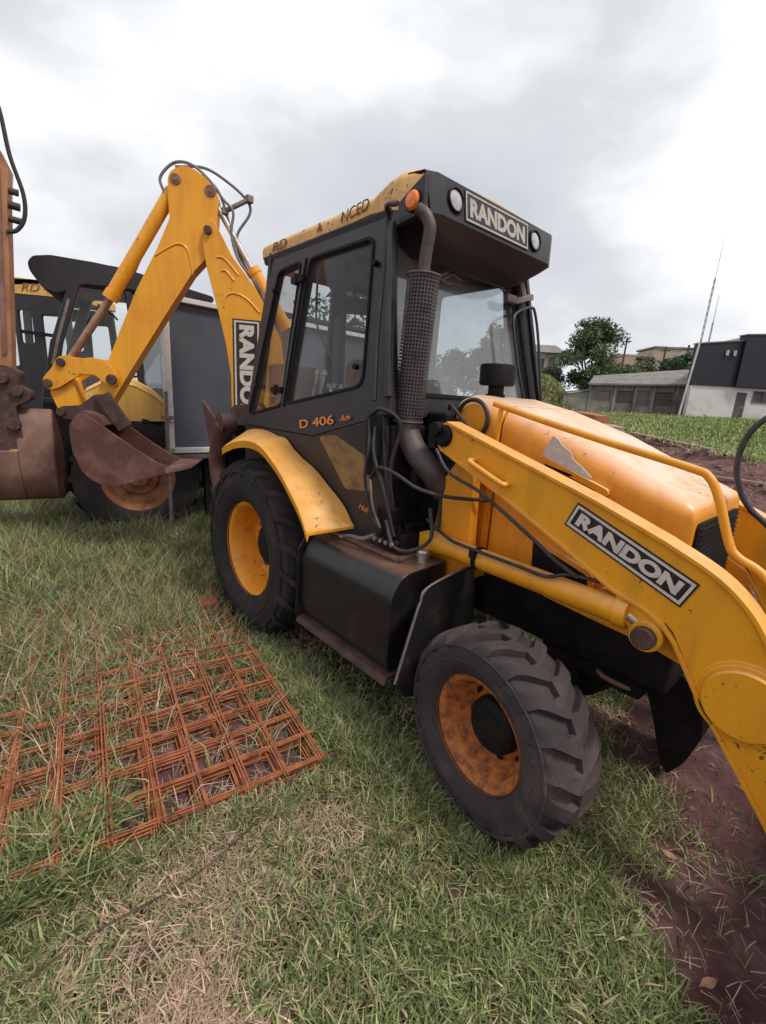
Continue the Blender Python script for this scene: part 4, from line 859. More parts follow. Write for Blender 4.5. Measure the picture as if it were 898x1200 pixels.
g = G(); g.plate([[(-.46, 2.76), (-.02, 2.76), (.06, 1.56), (-.80, 1.56), (-.66, 2.15)]], F2(.49), -.004, .004); mk('side_window', g, GLASS, B2)
g = G(); g.plate([[(.06, 2.76), (.88, 2.74), (.96, 1.56), (.15, 1.56)]], F2(.49), -.004, .004); mk('side_window', g, GLASSD, B2)
g = G(); g.lathe([(.001, .03), (.03, .02), (.035, -.02), (.001, -.03)], P2(-.72, .50, 2.84), -Y2, 16); mk('work_lamp', g, LENS, B2)
g = G(); g.tube([P2(-.28, .48, 2.60), P2(-.30, .40, 2.5), P2(-.34, .38, 2.42)], .012, n=6); g.lathe([(.001, .05), (.045, .02), (.045, -.02), (.001, -.05)], P2(-.36, .38, 2.38), -Y2, 14); g.tube([P2(-.30, .44, 2.55), P2(-.18, .42, 2.53), P2(-.10, .42, 2.45)], .012, n=6); mk('mirror', g, GREASE, B2)
g = G(); g.tube([P2(.0, .9, 1.55), P2(-.05, .9, 1.85)], .03, n=8); g.tube([P2(-.05+.17*math.cos(a), .9+.1*math.sin(a), 1.88+.05*math.sin(a)) for a in np.linspace(0, 6.28, 14)], .013, n=6, sub=2); mk('steering_wheel', g, GREASE, B2)
g = G(); g.box(P2(-.35, .95, 1.75), (.3, .4, .5)); mk('operator_seat', g, LINER, B2, bevel=.06)
g = G(); g.tube([P2(-.25, .75, 3.03), P2(-.2, .75, 3.075), P2(.05, .75, 3.06), P2(.1, .75, 3.01)], .012, n=6); mk('roof_grab_loop', g, GREASE, B2)
for c_ in B2.children: c_.location = c_.location-B2.location

# ------------------------------------------------------------------ third backhoe, yellow roof, farther left
M3 = Vector((-7.9, -1.6, 0)); X3 = Vector((.707, .707, 0)); Y3 = Vector((-.707, .707, 0))
B3 = thing('backhoe_loader', 'backhoe with faded yellow roof marked RD, partly hidden at the left edge', 'backhoe loader', (-7.9, -1.6, 0))
P3 = lambda x, y, z: M3+X3*x+Y3*y+ZZ*z
F3 = (M3, X3, ZZ, -Y3)
roofp = [(-1.0, 3.22), (-1.0, 3.46), (-.2, 3.46), (.9, 3.38), (1.0, 3.30), (1.0, 3.14), (.3, 3.17)]
g = G(); g.plate([rnd(roofp, .03)], F3, -1.3, .0); r3 = mk('cab_roof', g, YELFAD, B3, bevel=.03)
text('roof_lettering', 'RD 4', .13, (P3(.42, -.006, 3.29), X3, ZZ, -Y3), DKL, r3, width=.55, shear=.3)
fo3 = [(-1.0, 1.2), (1.05, 1.2), (1.05, 1.75), (.95, 3.13), (-.95, 3.2)]
h1 = rnd([(-.85, 1.95), (-.06, 1.95), (-.06, 3.0), (-.80, 3.0)], .05); h2 = rnd([(.02, 2.35), (.28, 2.35), (.28, 2.92), (.02, 2.92)], .06); h3 = rnd([(.45, 1.95), (.9, 1.95), (.84, 2.86), (.45, 2.86)], .06)
for q in (0, -1.25):
    g = G(); g.plate([fo3, h1, h2, h3], F3, q-.05, q); mk('cab_side_frame', g, CABBLK, B3, bevel=.01)
g = G()
for h_ in (h1, h2, h3): g.plate([h_], F3, -.03, -.022)
mk('side_window', g, GLASS, B3)
g = G(); g.plate([[(-1.6, .5), (2.6, .5), (2.6, 1.3), (1.2, 1.3), (-1.4, 1.3)]], F3, -1.2, -.1); mk('body', g, GREASE, B3, bevel=.03)
g = G(); g.bar(P3(0.05, -.02, 2.55), P3(.7, -.02, 2.5), .04, .06); mk('grab_bar', g, GREASE, B3)
rw(P3(-.3, .2, .65), -Y3, .66, .4, .34, YELRIM, B3); rw(P3(2.2, .2, .45), -Y3, .45, .3, .24, YELRIM, B3, 14)
g = G(); g.box(P3(.85, -.10, 1.50), (.10, .10, .14)); mk('amber_lamp', g, AMBER, B3, bevel=.01)
for c_ in B3.children: c_.location = c_.location-B3.location

# ------------------------------------------------------------------ digging arm at the left edge
MA = Vector((-3.1, -2.05, 0)); XA = Vector((.25, .968, 0)); YA = Vector((-.968, .25, 0)); FA = (MA, XA, ZZ, -YA)
PA = lambda x, y, z: MA+XA*x+YA*y+ZZ*z
BA = thing('digger_arm', 'rusty brown digging arm with wide brown bucket, cut off by the left photo edge', 'digging arm', (-3.1, -2.05, 0))
g = G(); g.plate([[(-.30, 1.70), (.02, 1.72), (.07, 2.3), (.15, 3.3), (.19, 3.60), (.13, 3.75), (-.02, 3.80), (-.18, 3.6)]], FA, -.10, .10); a1 = mk('dipper_arm', g, ORBR, BA, bevel=.008)
g = G(); g.bar(PA(.11, -.11, 3.58), PA(-.01, -.11, 1.95), .02, .035, XA); mk('wear_strip', g, BROWN, a1)
g = G(); g.plate([[(.0, 3.55), (.10, 4.15), (.05, 4.45), (-.05, 4.6), (-.4, 4.5), (-.9, 3.6), (-.8, 3.5), (-.15, 4.15), (-.1, 3.6)]], FA, -.09, .09); mk('boom', g, ORBR, BA, bevel=.008)
g = G(); g.tube([PA(.10, -.08, 4.30), PA(.17, -.08, 4.05), PA(.21, -.10, 3.70), PA(.28, -.1, 3.40), PA(.27, -.1, 3.20), PA(.20, -.1, 3.08), PA(.12, -.1, 3.05)], .018, n=8); mk('hydraulic_hose', g, HOSE, BA)
for z_, r_ in ((3.30, .035), (3.18, .03), (3.42, .03)):
    g = G(); g.cyl(PA(.14, -.05, z_), PA(.235, -.05, z_-.01), r_, n=12); mk('hose_fitting', g, RUSTD, BA)
g = G(); g.plate([rnd([(-.35, 1.55), (-.25, 1.85), (.0, 1.84), (.10, 1.78), (.07, 1.65), (.16, 1.60), (.15, 1.52), (.02, 1.45), (.06, 1.12), (.02, 1.02), (-.3, 1.0)], .03)], FA, -.10, .13); mk('bucket_linkage', g, RUSTD, BA, bevel=.008)
for z_, x_ in ((1.72, -.05), (1.60, .05), (1.27, .0)):
    g = G(); g.lathe([(.001, .17), (.05, .17), (.055, .16), (.055, 0)], PA(x_, 0, z_), -YA, 18); mk('pivot_pin', g, RUSTD, BA)
# bucket: a curved sheet, wide across the view
ring = []
for q, (y_, z_) in enumerate([(-.02, 1.42), (-.07, 1.36), (-.12, 1.20), (-.15, 1.00), (-.14, .80), (-.09, .62), (.0, .50), (.12, .44), (.4, .42)]):
    ring.append((y_, z_))
g = G(); g.loft([[PA(x_, y_, z_) for y_, z_ in ring]+[PA(x_, y_+.03, z_+.01) for y_, z_ in reversed(ring)] for x_ in (.0, .30)]); g.plate([[(0, .6), (.3, .6)]+[(.3, .62), (0, .62)]], FA, 0, .01); bka = mk('bucket', g, BROWN, BA, bevel=.004)
g = G(); g.loft([[PA(x_, y_-.008, z_) for y_, z_ in ring if z_ < 1.07]+[PA(x_, y_+.03, z_+.01) for y_, z_ in reversed(ring) if z_ < 1.07] for x_ in (-.75, -.002)]); mk('bucket_shell', g, BROWN, BA, bevel=.004)
g = G(); g.plate([[(-.02, 1.42), (-.12, 1.20), (-.15, 1.0), (-.14, .8), (-.09, .62), (.0, .5), (.12, .44), (.45, .44), (.5, .9), (.2, 1.3)]], (PA(.30, 0, 0), YA, ZZ, XA), -.015, .012); mk('bucket_side', g, RUST, BA, bevel=.004)
for c_ in BA.children: c_.location = c_.location-BA.location

# ------------------------------------------------------------------ grey panel in a white frame, with poles
GP = thing('framed_panel', 'large dark grey panel in a white metal frame, standing behind the digging boom', 'panel', (-2.5, -.8, 0))
XP = Vector((-.03, 1, 0)).normalized(); YP = Vector((-1, -.03, 0)); FP = (Vector((-2.5, -.8, 0)), XP, ZZ, -YP)
PPn = lambda x, y, z: Vector((-2.5, -.8, 0))+XP*x+YP*y+ZZ*z
g = G(); g.plate([[(.05, 1.06), (3.3, 1.02), (3.3, 2.62), (.05, 2.66)]], FP, -.10, -.04); mk('panel_sheet', g, GREYP, GP)
for (a, b_, w) in (((.07, 1.0), (.07, 2.68), .07), ((.03, 1.03), (3.35, .99), .06), ((.03, 2.66), (3.35, 2.62), .055), ((3.3, 1.0), (3.3, 2.64), .07)):
    g = G(); g.bar(PPn(a[0], .03, a[1]), PPn(b_[0], .03, b_[1]), .10, w, ZZ if abs(a[0]-b_[0]) > 1 else XP); mk('frame_bar', g, WHITE, GP, bevel=.006)
g = G(); g.bar(PPn(.0, .06, .955), PPn(3.35, .06, .92), .16, .05); mk('bottom_rail', g, EXH, GP, bevel=.005)
g = G(); g.bar(PPn(.9, .12, 2.73), PPn(3.3, .12, 2.70), .3, .04); mk('dark_top_cap', g, CABBLK, GP)
for x_ in (.55, 1.8, 3.1):
    g = G(); g.bar(PPn(x_, .2, .93), PPn(x_, .2, .0), .07, .07); mk('leg', g, GREASE, GP)
g = G(); g.cyl(PPn(-.0, -.08, .0), PPn(.02, -.05, 1.68), .02, n=10); pl_ = mk('clamp_pole', g, EXH, GP)
g = G(); g.box(PPn(.03, -.03, 1.40), (.10, .10, .04)); g.bar(PPn(.0, -.08, 1.36), PPn(.10, -.06, 1.34), .012, .012); mk('pole_clamp', g, EXH, pl_)
for c_ in GP.children: c_.location = c_.location-GP.location

# ------------------------------------------------------------------ pile of rusted mesh panels
E1 = Vector((-.989, .148, 0)); E2 = Vector((-.148, -.989, 0)); C0 = Vector((1.50, -1.34, 0))
NM = 6; mlab = ['lowest', 'second lowest', 'third from the bottom', 'third from the top', 'second from the top', 'topmost']
for k in range(NM):
    g = G(); ang = rng.normal(0, .0022); e1 = Vector((E1.x*math.cos(ang)-E1.y*math.sin(ang), E1.x*math.sin(ang)+E1.y*math.cos(ang), 0)); e2 = Vector((-e1.y, e1.x, 0))
    if e2.dot(E2) < 0: e2 = -e2
    o_ = C0+E1*(rng.uniform(-.006, .006)+(.022 if k in (1, 3) else 0))+E2*(rng.uniform(-.006, .006)+(.028 if k < 3 else 0)); z0 = .022+k*.0115
    n1_, n2_ = 14, 12; d1_, d2_ = .168, .170
    def wpt(a, b_, dz): 
        sag = -.012*math.sin(a*2.3+k)*math.sin(b_*3.1+k*.7)
        return o_+e1*a+e2*b_+ZZ*(z0+dz+sag)
    for j in range(n2_):        # long wires
        for dd in ((0, .013) if k % 2 == 0 or k == 5 else (0,)):
            b0 = j*d2_+dd+rng.normal(0, .003)
            g.tube([wpt(-.02+t_*(n1_*d1_), b0+rng.normal(0, .0015), .0065) for t_ in np.linspace(0, 1, 8)], .0038, n=5, smooth=False)
    for i in range(n1_):
        for dd in ((0, .011) if k % 2 else (0,)):
            a0 = i*d1_+dd+rng.normal(0, .0025)
            g.tube([wpt(a0+rng.normal(0, .0015), -.03+t_*(n2_*d2_-.1), 0) for t_ in np.linspace(0, 1, 8)], .0036, n=5, smooth=False)
    o2 = mk('mesh_panel', g, WIRE); tag(o2, mlab[k]+' rusted welded wire mesh panel of the pile in the grass', 'mesh panel', 'stacked rusted mesh panels')
g = G(); g.loft([[Vector((-.43, -1.22, z))+Vector((a, b_, 0)) for a, b_ in ((0, 0), (.18, -.02), (.20, .10), (.02, .13))] for z in (.0, .14)]); o2 = mk('rusty_block', g, mat('rusty_block', (.28, .08, .045), (.16, .05, .03), rough=.9, scale=12, amt=.5, bump=.5)); o2.modifiers.new('b', 'BEVEL').width = .012
tag(o2, 'small reddish block at the far corner of the mesh pile by the rear tyre', 'block')
# twig / wire lying on the turf
g = G(); g.tube([(1.73, -2.75, .035), (1.64, -2.35, .03), (1.66, -2.0, .035), (1.60, -1.72, .04), (1.47, -1.40, .045)], .0032, n=5); tag(mk('steel_rod', g, RUSTD), 'thin brown rod lying across the grass in front of the mesh pile', 'rod')
for (x, y, a, lab) in ((2.73, -.49, .3, 'curled dry leaf on the red soil right of the front tyre'), (2.955, -.88, 1.2, 'pale dry leaf on the soil edge at the bottom right')):
    g = G(); rings = []
    for k in range(7):
        t_ = k/6; w = .014*math.sin(math.pi*min(max(t_, .06), .94)); l_ = t_*.075-.0375
        rings.append([Vector((l_, -w, .014+.02*abs(t_-.5))), Vector((l_, 0, .004+.012*abs(t_-.5))), Vector((l_, w, .016))])
    g.loft(rings, close=False, caps=False); o2 = mk('dry_leaf', g, DRYLEAF); o2.location = (x, y, float(height(x, y))+.02); o2.rotation_euler = (.1, .1, a); tag(o2, lab, 'leaf')

# ------------------------------------------------------------------ buildings and far things on the right
def frame_from(o_, e_):
    o_ = Vector(o_); e_ = Vector(e_).normalized(); n_ = Vector((e_.y, -e_.x, 0)); return o_, e_, n_
o_, e_, n_ = frame_from((-4.95, 25.7, 0), (2.91, 3.2, 0)); FB = (o_, e_, ZZ, n_); PB = lambda x, d, z: o_+e_*x-n_*d+ZZ*z
BB = thing('building', 'small building with black upper cladding over a white ground floor, at the right edge', 'building', o_)
doorh = [(2.45, 1.80), (3.0, 1.80), (3.0, 3.23), (2.45, 3.25)]; winh = [(3.32, 2.80), (5.0, 2.80), (5.0, 3.32), (3.32, 3.33)]
g = G(); g.plate([[(0, 1.2), (8, 1.2), (8, 3.5), (0, 3.48)], doorh, winh], FB, -.2, 0); mk('white_wall', g, BWHITE, BB)
g = G(); g.plate([doorh], FB, -.12, -.08); dr = mk('door', g, DOORG, BB); g = G(); g.box(PB(2.92, .06, 2.5), (.05, .05, .12)); mk('handle', g, STEEL, dr)
g = G(); g.plate([winh], FB, -.12, -.10); wn_ = mk('window', g, DOORG, BB)
g = G(); g.plate([inset(winh, -.04), winh], FB, .002, .04)
for x in (3.9, 4.5): g.bar(PB(x, .02, 2.8), PB(x, .02, 3.32), .05, .04)
mk('window_frame', g, EXH, wn_)
g = G(); g.plate([[(-.06, 3.49), (2.15, 3.50), (2.15, 5.72), (-.06, 5.46)]], FB, -.3, .06); mk('black_cladding', g, BBLACK, BB)
g = G(); g.plate([[(2.16, 3.50), (8, 3.55), (8, 6.35), (2.16, 5.98)]], FB, -.3, .22); mk('black_cladding', g, BBLACK, BB)
g = G(); g.plate([[(-.10, 5.47), (2.15, 5.73), (2.15, 5.79), (-.10, 5.53)]], FB, -.34, .10); g.plate([[(2.12, 5.99), (8, 6.36), (8, 6.42), (2.12, 6.05)]], FB, -.34, .26); mk('parapet_cap', g, EXH, BB)
bk_ = Vector((-.22, .97, 0))
def prism_body(a, b_, back, z0, z1):
    return [Vector((p.x, p.y, z)) for z in (z0, z1) for p in (a, b_, b_+back, a+back)], [(0, 3, 2, 1), (4, 5, 6, 7), (0, 1, 5, 4), (1, 2, 6, 5), (2, 3, 7, 6), (3, 0, 4, 7)]
g = G(); g.add(*prism_body(PB(.05, .22, 0), PB(8, .22, 0), bk_*9, 1.0, 5.3)); mk('side_walls', g, BWHITE, BB)
g = G(); a, b_, c_, d_ = PB(.3, .4, 5.42), PB(8, .4, 5.9), PB(8, .4, 7.6)+bk_*8, PB(2.4, .4, 7.1)+bk_*8; g.add([a, b_, c_, d_, a-ZZ*.1, b_-ZZ*.1, c_-ZZ*.1, d_-ZZ*.1], [(0, 1, 2, 3), (7, 6, 5, 4), (0, 4, 5, 1), (1, 5, 6, 2), (2, 6, 7, 3), (3, 7, 4, 0)]); mk('roof', g, TILE, BB)
for x in (1.42, 1.80):
    g = G(); g.box(PB(x, -.12, 5.12), (.10, .12, .26)); mk('wall_lamp', g, WHITE, BB)
g = G(); g.cyl(PB(-.42, -.15, 1.6), PB(-.10, -.15, 5.5), .05, n=8); mk('downpipe', g, WHITE, BB)
g = G(); g.plate([[(0, 1.2), (.0, 3.4), (.06, 3.4), (.06, 1.2)]], FB, .0, .05); mk('corner_trim', g, BWHITE, BB)
for q in BB.children: q.location = q.location-BB.location

o_, e_, n_ = frame_from((-9.8, 24.9, 0), (1, .9, 0)); FS = (o_, e_, ZZ, n_); PS = lambda x, d, z: o_+e_*x-n_*d+ZZ*z
SH = thing('shed', 'low weathered concrete shed with shuttered openings, left of the black and white building', 'shed', o_)
hs_ = [[(.25, 2.50), (1.2, 2.50), (1.2, 3.12), (.25, 3.04)], [(1.52, 2.42), (2.42, 2.42), (2.42, 3.13), (1.52, 3.10)], [(2.62, 2.3), (3.35, 2.3), (3.35, 3.2), (2.62, 3.18)], [(3.6, 2.40), (4.6, 2.40), (4.6, 3.18), (3.6, 3.14)]]
g = G(); g.plate([[(.0, 1.2), (5.9, 1.2), (5.9, 3.64), (.0, 3.36)]]+hs_, FS, -.2, 0); mk('front_wall', g, CONC, SH)
sh_m = [BWHITE, DOORG, CONC, DOORG]
for q, h_ in enumerate(hs_):
    g = G(); g.plate([h_], FS, -.14, -.10); w_ = mk('shutter', g, EXH if q % 2 == 0 else DOORG, SH)
    g = G()
    for k in range(4):
        z_ = h_[0][1]+.1+k*.16; g.box(PS((h_[0][0]+h_[1][0])/2, .08, z_), (.02, .02, .02)); g.bar(PS(h_[0][0]+.03, .085, z_), PS(h_[1][0]-.03, .085, z_), .03, .03)
    mk('shutter_slats', g, CONC if q == 2 else TILE, w_)
for x in (-.02, 1.36, 2.5, 3.48, 4.75):
    g = G(); g.bar(PS(x, -.06, 1.2), PS(x, -.06, 3.30+.048*x), .16, .14, e_); mk('pilaster', g, CONC, SH)
g = G(); bs_ = Vector((-.38, .925, 0)); a, b_, c_, d_ = PS(-.25, -.35, 3.42), PS(6.0, -.35, 3.70), PS(6.0, -.35, 4.95)+bs_*5, PS(-.25, -.35, 4.2)+bs_*5; g.add([a, b_, c_, d_, a-ZZ*.1, b_-ZZ*.1, c_-ZZ*.1, d_-ZZ*.1], [(0, 1, 2, 3), (7, 6, 5, 4), (0, 4, 5, 1), (1, 5, 6, 2), (2, 6, 7, 3), (3, 7, 4, 0)]); mk('roof', g, TILE, SH)
g = G(); g.add(*prism_body(PS(.05, .22, 0), PS(5.9, .22, 0), bs_*4.8, 1.0, 3.3)); mk('side_walls', g, CONC, SH)
for q in SH.children: q.location = q.location-SH.location
LW = thing('concrete_wall', 'leaning low concrete wall with dark capping, at the left end of the shed', 'wall', o_)
g = G(); g.plate([[(-1.55, 1.3), (-.12, 1.3), (-.10, 3.02), (-1.48, 2.78)]], FS, -.15, .1); mk('wall_slab', g, CONC, LW)
g = G(); g.plate([[(-1.62, 2.78), (-.08, 3.03), (-.08, 3.12), (-1.62, 2.87)]], FS, -.3, .2); mk('capping', g, TILE, LW)
for q in LW.children: q.location = q.location-LW.location

def house(label, o_, e_, w, h0, h1, dep, m_, wins, roofm=TILE, gable=False, name='house', cat='house', over=.3):
    o_, e_, n_ = frame_from(o_, e_); F_ = (o_, e_, ZZ, n_); Pp = lambda x, d, z: o_+e_*x-n_*d+ZZ*z
    H = thing(name, label, cat, o_); rot = Matrix.Rotation(math.atan2(e_.y, e_.x), 3, 'Z')
    hol = [[(a, b_), (c_, b_), (c_, d_), (a, d_)] for a, b_, c_, d_ in wins]
    g = G(); g.plate([[(0, h0), (w, h0), (w, h1), (0, h1)]]+hol, F_, -.2, 0); mk('front_wall', g, m_, H)
    g = G(); g.box(Pp(w/2, dep/2+.1, (h0+h1)/2-.05), (w-.02, dep-.25, h1-h0-.12), rot)
    mk('body', g, m_, H)
    for q in hol:
        g = G(); g.plate([q], F_, -.15, -.10); w_ = mk('window', g, DOORG, H); g = G(); g.plate([inset(q, -.08), q], F_, .0, .05); mk('window_frame', g, CONC, w_)
    if gable:
        a = [Pp(-over, -over, h1), Pp(w+over, -over, h1), Pp(w+over, dep+over, h1), Pp(-over, dep+over, h1), Pp(w*.1, dep/2, h1+dep*.22), Pp(w*.9, dep/2, h1+dep*.22)]
        g = G(); g.add(a, [(0, 1, 5, 4), (1, 2, 5), (2, 3, 4, 5), (3, 0, 4), (3, 2, 1, 0)])
    else:
        g = G(); g.box(Pp(w/2, dep/2, h1+.12), (w+over, dep+over, .22), rot)
    mk('roof', g, roofm, H)
    for q in H.children: q.location = q.location-H.location
house('half hidden grey house with a dark porch opening, left of the leafy tree', (-32.2, 54.0, 0), (1, .9, 0), 4.2, 4, 9.2, 6, CONC, [(.9, 6.6, 1.9, 8.4), (2.4, 7.2, 3.3, 8.6)], roofm=TILE, gable=True)
house('long beige house with flat top, right of the leafy tree and behind the shed', (-24.5, 62.5, 0), (1, 1, 0), 4.6, 3, 9.4, 6, BEIGE, [(1.2, 7.4, 1.8, 8.3)], roofm=BEIGE, over=.05)
house('taller beige block with a flat roof, between the long beige house and the pale house', (-21.3, 66, 0), (1, 1, 0), 3.4, 3, 10.6, 5, BEIGE, [], roofm=TILE, over=.25)
house('pale flat roofed house far behind the shed, just left of the mast bases', (-20.0, 71.2, 0), (1, 1, 0), 4.4, 4, 11.0, 5, BWHITE, [(.8, 9.6, 1.6, 10.4), (2.4, 9.6, 3.4, 10.4)], roofm=TILE, over=.6)
# masts
def mast(base, top, w, label):
    base, top = Vector(base), Vector(top); r_ = thing('radio_mast', label, 'mast', base); d = top-base; d_ = d.normalized(); x = d_.cross(Vector((0, 1, 0))).normalized(); y = d_.cross(x)
    cs = [x*w*math.cos(a)+y*w*math.sin(a) for a in (0, 2.09, 4.19)]
    for c in cs:
        g = G(); g.cyl(base+c, base+d*.78+c, .025, n=6); mk('mast_leg', g, MAST, r_)
    g = G(); n = 22
    for k in range(n):
        p, q = base+d*.78*k/n, base+d*.78*(k+1)/n
        for i in range(3): g.bar(p+cs[i], q+cs[(i+1) % 3], .02, .02)
    mk('lattice', g, MAST, r_)
    g = G(); g.cyl(base+d*.76, top, .035, .015, n=6); mk('antenna', g, MAST, r_)
    for q in r_.children: q.location = q.location-base
mast((-10.9, 46.6, 1.8), (-11.25, 48.7, 17.4), .07, 'taller of the two thin lattice masts behind the black and white building')
mast((-10.3, 46.9, 1.8), (-10.6, 48.2, 12.6), .055, 'shorter lattice mast standing just right of the taller one')
for (x, y, z, lab) in ((-23.8, 62.6, 11.6, 'leaning wooden power pole beside the leafy tree'), (-16.2, 61.5, 10.2, 'wooden power pole behind the shed, left of the masts'), (-19.8, 65.0, 10.6, 'short utility pole above the roof of the beige block')):
    P_ = thing('power_pole', lab, 'pole', (x, y, 3)); g = G(); g.cyl((0, 0, 0), (.1, 0, z-3), .16, .11, n=8); mk('pole', g, BARK, P_); g = G(); g.box((.1, 0, z-3.5), (1.2, .12, .12)); mk('cross_arm', g, BARK, P_)
# planks, logs, slabs on the earth bank
def plank(p, q, w, t_, m_, lab, cat='plank', name='plank'):
    g = G(); g.bar(p, q, w, t_); r_ = mk(name, g, m_, bevel=.01); tag(r_, lab, cat)
hz_ = lambda x, y, dz=0: (x, y, float(height(x, y))+dz)
plank(hz_(-2.9, 13.7, .08), hz_(-.35, 12.45, .05), .16, .05, WOODP, 'long pale plank lying along the upper edge of the soil bank')
plank(hz_(1.2, 10.3, .12), hz_(3.2, 9.9, .12), .14, .12, WOODP, 'weathered timber on the soil near the right edge of the photo')
plank(hz_(.1, 10.9, .08), hz_(1.3, 10.5, .08), .07, .05, WOODP, 'thin bleached stick lying below the soil bank')
plank(hz_(-1.5, 12.0, .05), hz_(-.4, 11.4, .06), .6, .07, CONC, 'broken concrete slab leaning on the soil bank', 'slab', 'concrete_slab')
plank(hz_(-5.6, 15.3, .22), hz_(-4.4, 14.7, .22), .6, .34, REDB, 'orange brick stack at the left end of the grass strip', 'brick pile', 'brick_pile')
plank(hz_(-4.3, 14.7, .08), hz_(-3.6, 14.3, .08), .5, .12, WOODP, 'flat tan board just right of the orange brick stack', 'board', 'board')
rng2 = np.random.default_rng(3)
# rubble: small clods and stones scattered (not countable)
g = G()
def clod(p, r_):
    a = [Vector(v) for v in ((1, 0, 0), (-1, 0, 0), (0, 1, 0), (0, -1, 0), (0, 0, .8), (0, 0, -.8))]
    vs = [Vector(p)+Vector((v.x*r_*rng2.uniform(.6, 1.3), v.y*r_*rng2.uniform(.6, 1.3), v.z*r_*rng2.uniform(.5, 1.1))) for v in a]
    g.add(vs, [(0, 2, 4), (2, 1, 4), (1, 3, 4), (3, 0, 4), (2, 0, 5), (1, 2, 5), (3, 1, 5), (0, 3, 5)])
n_c = 0
while n_c < 2600:
    x, y = rng2.uniform(2.0, 4.2), rng2.uniform(-1.4, 3.0)
    if soil_mask(x, y) < .3: continue
    clod((x, y, float(height(x, y))+.002), rng2.uniform(.003, .011) if rng2.random() < .93 else rng2.uniform(.012, .024)); n_c += 1
for _ in range(900):
    c = rng2.uniform(4, 12.6); x = rng2.uniform(-6, 6); y = c-.57*x
    clod((x, y, float(height(x, y))), rng2.uniform(.015, .06)*(1.6 if c > 10.2 else .7))
mk('soil_clods', g, mat('soil_clods', (.13, .07, .065), (.24, .16, .14), rough=.95, scale=8, amt=.5), sharp=10, kind='stuff')

# ------------------------------------------------------------------ trees
LEAF = bpy.data.materials.new('foliage'); LEAF.use_nodes = True; t = LEAF.node_tree; b = t.nodes['Principled BSDF']; b.inputs['Roughness'].default_value = .6
at = t.nodes.new('ShaderNodeAttribute'); at.attribute_name = 'Col'; t.links.new(at.outputs['Color'], b.inputs['Base Color'])
tr = t.nodes.new('ShaderNodeBsdfTranslucent'); t.links.new(at.outputs['Color'], tr.inputs[0]); ms = t.nodes.new('ShaderNodeMixShader'); ms.inputs[0].default_value = .3
t.links.new(b.outputs[0], ms.inputs[1]); t.links.new(tr.outputs[0], ms.inputs[2]); t.links.new(ms.outputs[0], t.nodes['Material Output'].inputs[0])
def tri_mesh(name, V, Cc, m_, nper, faces):
    """V: (n, nper, 3), faces: list of index tuples in one element, Cc: (n,3) colour"""
    n = len(V); me = bpy.data.meshes.new(name); me.vertices.add(n*nper); me.vertices.foreach_set('co', V.reshape(-1).astype(np.float32))
    base = (np.arange(n)*nper)[:, None]; li = []; ls = []; s0 = 0
    allf = np.concatenate([base+np.array(f)[None, :] for f in faces], axis=1); per = sum(len(f) for f in faces)
    me.loops.add(n*per); me.loops.foreach_set('vertex_index', allf.ravel().astype(np.int32))
    st = []; a = 0
    for f in faces: st.append(a); a += len(f)
    starts = ((np.arange(n)*per)[:, None]+np.array(st)[None, :]).ravel(); me.polygons.add(len(starts)); me.polygons.foreach_set('loop_start', starts.astype(np.int32)); me.update(calc_edges=True)
    ca = me.color_attributes.new('Col', 'FLOAT_COLOR', 'POINT'); cc = np.repeat(Cc, nper, axis=0); ca.data.foreach_set('color', np.concatenate([cc, np.ones((len(cc), 1))], 1).ravel().astype(np.float32))
    me.materials.append(m_); o = bpy.data.objects.new(name, me); COL.objects.link(o); return o
